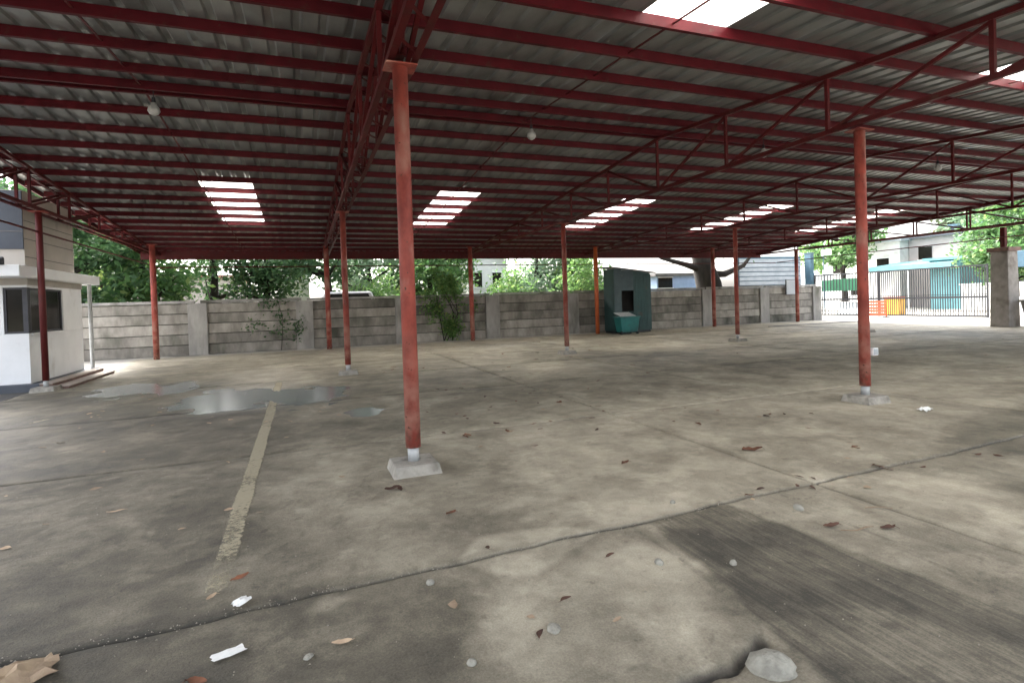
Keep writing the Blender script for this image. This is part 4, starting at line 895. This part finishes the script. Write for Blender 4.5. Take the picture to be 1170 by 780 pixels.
place('fallen_leaf', leaf_mesh(.10,.045,.22,2,M['leafbrown']), -.42, 3.64, .7, 'brown leaf lying at the near end of the painted line', 'leaf')
place('fallen_leaf', leaf_mesh(.13,.06,.22,3,M['leafdark']), .66, 4.86, .1, 'dark dead leaf just in front of the centre column footing', 'leaf')
place('fallen_leaf', leaf_mesh(.09,.05,.22,31,M['leafdark']), .73, 4.80, 1.2, 'smaller dark leaf touching the dead leaf by the centre footing', 'leaf')
place('fallen_leaf', leaf_mesh(.11,.05,.22,4,M['leafdark']), 3.31, 2.74, -.5, 'dark red leaf at the edge of the striped brushed concrete patch', 'leaf')
place('fallen_leaf', leaf_mesh(.10,.05,.22,5,M['leafdark']), 3.60, 2.55, -.6, 'dark leaf to the right of the pale twig', 'leaf')
place('fallen_leaf', leaf_mesh(.11,.055,.22,6,M['leafbrown']), 2.85, 4.58, .2, 'brown leaf in the middle of the pale slab', 'leaf')
place('fallen_leaf', leaf_mesh(.08,.045,.22,7,M['leafbrown']), .99, 4.08, .3, 'small brown leaf right of the centre footing on a stained spot', 'leaf')
place('fallen_leaf', leaf_mesh(.09,.04,.12,8,M['leafpale']), .11, 2.74, .1, 'pale orange leaf in the left foreground right of the paper', 'leaf')
place('fallen_leaf', leaf_mesh(.13,.035,.12,9,M['leafpale']), -1.5, 5.33, .1, 'pale dry leaf on the dark floor at far left', 'leaf')
# litter groups: protos shared
mats = [M['leafbrown'], M['leafdark'], M['leafdark'], M['leafbrown'], M['leafpale']]
protos = [leaf_mesh(random.uniform(.07,.13), random.uniform(.035,.06), random.uniform(.05,.3), 40+k, mats[k % 5]) for k in range(10)]
zones = [((1.4,6.2),(5.2,9.6),58,'small dry leaf scattered on the pale slab beyond the centre column','leaves scattered beyond the centre column'),
         ((1.5,8.5),(9.6,16.5),50,'tiny dry leaf in the leaf litter between the middle columns','leaf litter between the middle columns'),
         ((-3.4,.6),(4.0,12.5),42,'small pale leaf scattered on the dark left floor','leaves on the dark left floor'),
         ((8.5,20),(6,18),30,'tiny dry leaf scattered on the far right floor','leaves on the far right floor'),
         ((-.9,2.0),(2.2,3.2),9,'small leaf scrap on the foreground slab','leaf scraps on the foreground slab'),
         ((3.3,6.5),(2.2,5.0),12,'small leaf scrap on the right foreground slabs','leaf scraps on the right foreground slabs'),
         ((-1.0,6.5),(3.28,3.5),12,'small leaf scrap caught along the main floor joint','leaf scraps along the main floor joint'),
         ((-4,20),(19.5,22.8),40,'tiny leaf blown against the foot of the boundary wall','leaves along the foot of the wall')]
for (xa, xb), (ya, yb), n, lab, grp in zones:
    for k in range(n):
        x, y = random.uniform(xa, xb), random.uniform(ya, yb)
        pm = protos[8+(k % 2)] if 'left' in lab and k % 2 else random.choice(protos)
        if 'left floor' in lab: pm = protos[random.choice((4, 9))]
        place('fallen_leaf', pm, x, y, random.uniform(0, 6.28), lab, 'leaf', grp, random.uniform(.55, 1.2), random.uniform(-.15,.15))
def crumple(w_, d_, h_, seed, mt, n=7, name='paper_scrap', fold=.5):
    r = random.Random(seed); vs = []; fs = []
    for j in range(n):
        for i in range(n):
            u, v_ = i/(n-1)-.5, j/(n-1)-.5
            vs.append((u*w_*(1+.12*r.uniform(-1,1)), v_*d_*(1+.12*r.uniform(-1,1)), .004+h_*r.random()*fold+h_*.5*max(0, 1-4*(u*u+v_*v_))))
    for j in range(n-1):
        for i in range(n-1): a_ = j*n+i; fs.append((a_, a_+1, a_+n+1, a_+n))
    return MB().add(vs, fs).mesh(name, mt)
place('paper_scrap', crumple(.145,.062,.010,1,M['paper'],5), -.39, 2.87, .30, 'flat white paper scrap lying in the left foreground', 'paper')
place('paper_scrap', crumple(.20,.12,.06,2,M['paper'],7), 7.56, 4.83, .2, 'crumpled white paper on the floor right of the right column', 'paper')
place('paper_scrap', crumple(.09,.06,.03,3,M['paper'],6), -.38, 3.33, .6, 'small crumpled pale wrapper on the joint below the painted line', 'wrapper')
place('shape_standin', crumple(.34,.22,.07,4,M['standin'],9,'shape_standin'), -1.28, 3.02, .4, 'crumpled tan rag for an unclear shape at the bottom left corner', 'standin')  # added stand-in for an unclear shape, not a known cloth
place('paper_scrap', crumple(.14,.05,.02,6,M['paper'],6), -4.45, 8.9, .3, 'white scrap on the damp floor at the left edge', 'paper')
place('paper_scrap', crumple(.14,.05,.02,7,M['paper'],6), -4.1, 8.35, .2, 'second white scrap nearer the camera at the left edge', 'paper')
def rock(w_, d_, h_, seed):
    r = random.Random(seed); mb = MB(); rings = 7; n = 14; vs = [(0,0,h_)]; fs = []
    for k in range(1, rings+1):
        ph = k/rings*math.pi*.55
        for j in range(n):
            t = 2*math.pi*j/n; q = 1+r.uniform(-.09,.09); vs.append((w_/2*math.sin(ph)*math.cos(t)*q, d_/2*math.sin(ph)*math.sin(t)*q, h_*math.cos(ph)*q))
    fs += [(0, 1+j, 1+(j+1) % n) for j in range(n)]
    for k in range(rings-1):
        for j in range(n): a_ = 1+k*n+j; b_ = 1+k*n+(j+1) % n; fs.append((a_, a_+n, b_+n, b_))
    return mb.add(vs, fs).mesh('rubble', M['stone'], True)
for nm, w_, d_, h_, x, y, lab in (('rubble',.20,.15,.07,1.80,1.79,'pale lump of broken concrete at the bottom edge beside the dark hole'),
    ('pebble',.085,.06,.032,3.37,3.06,'whitish pebble on the right above the striped patch'), ('pebble',.045,.04,.022,2.33,2.59,'small grey pebble on the striped patch'),
    ('pebble',.09,.07,.012,1.08,2.43,'flat whitish chip in the centre foreground'), ('pebble',.045,.045,.018,.64,2.35,'small round pale stone near the bottom centre'),
    ('pebble',.05,.035,.012,-.04,2.69,'small pale chip right of the white paper in the foreground'), ('pebble',.06,.05,.025,1.94,2.78,'pale chip by the edge of the cloudy slab'),
    ('pebble',.05,.05,.02,.62,3.12,'pale chip just below the main floor joint'), ('pebble',.05,.04,.02,2.62,3.55,'tan pebble beyond the striped patch corner')):
    place(nm, rock(w_, d_, h_, int(x*100)), x, y, random.uniform(0,3), lab, 'stone')
o = part('dry_twig', MB().tube([(0,0,.006),(.09,.02,.01),(.19,.01,.006)], [.003,.0035,.002], 6), M['leafpale'], None, loc=(3.80,2.86,fz(3.8,2.86)), rot=(0,0,-.55)); tag(o, 'short pale twig on the right foreground slab', 'twig')
o = part('dry_twig', MB().tube([(0,0,.006),(.09,-.03,.012),(.17,.0,.02),(.24,.03,.01)], [.004,.004,.005,.003], 6), M['leafpale'], None, loc=(3.30,2.66,fz(3.3,2.66)), rot=(0,0,-.35)); tag(o, 'curved dry stalk beside the striped concrete patch', 'twig')
# grit: countless crumbs
n = 1500; A = np.stack([RNG.uniform(-2.5, 7.5, n), 1.5+np.abs(RNG.normal(0, 1, n))*3.2], 1); Z = floor_fields(A[:,0], A[:,1])[2]
r_ = RNG.uniform(.002, .006, n)
tet = np.array([(1,0,0),(-.5,.87,0),(-.5,-.87,0),(0,0,1.1)])
k3 = RNG.random(n) < .45; A[k3,1] = joint_y(A[k3,0], 3)+RNG.normal(0, .035, k3.sum()); Z = floor_fields(A[:,0], A[:,1])[2]
ang = RNG.uniform(0, 6.28, n); V = np.zeros((n, 4, 3))
for k in range(4):
    V[:,k,0] = A[:,0]+r_*(tet[k,0]*np.cos(ang)-tet[k,1]*np.sin(ang))*RNG.uniform(.6,1.6,n); V[:,k,1] = A[:,1]+r_*(tet[k,0]*np.sin(ang)+tet[k,1]*np.cos(ang)); V[:,k,2] = Z+tet[k,2]*r_+.001
F = (np.arange(n)[:,None,None]*4+np.array([[0,1,3],[1,2,3],[2,0,3]])[None]).reshape(-1,3)
me = bpy.data.meshes.new('grit'); me.from_pydata(V.reshape(-1,3).tolist(), [], F.tolist()); me.materials.append(M['crumb'])
o = link('grit', me); tag(o, 'fine pale grit and crumbs strewn over the concrete floor', 'grit', kind='stuff')
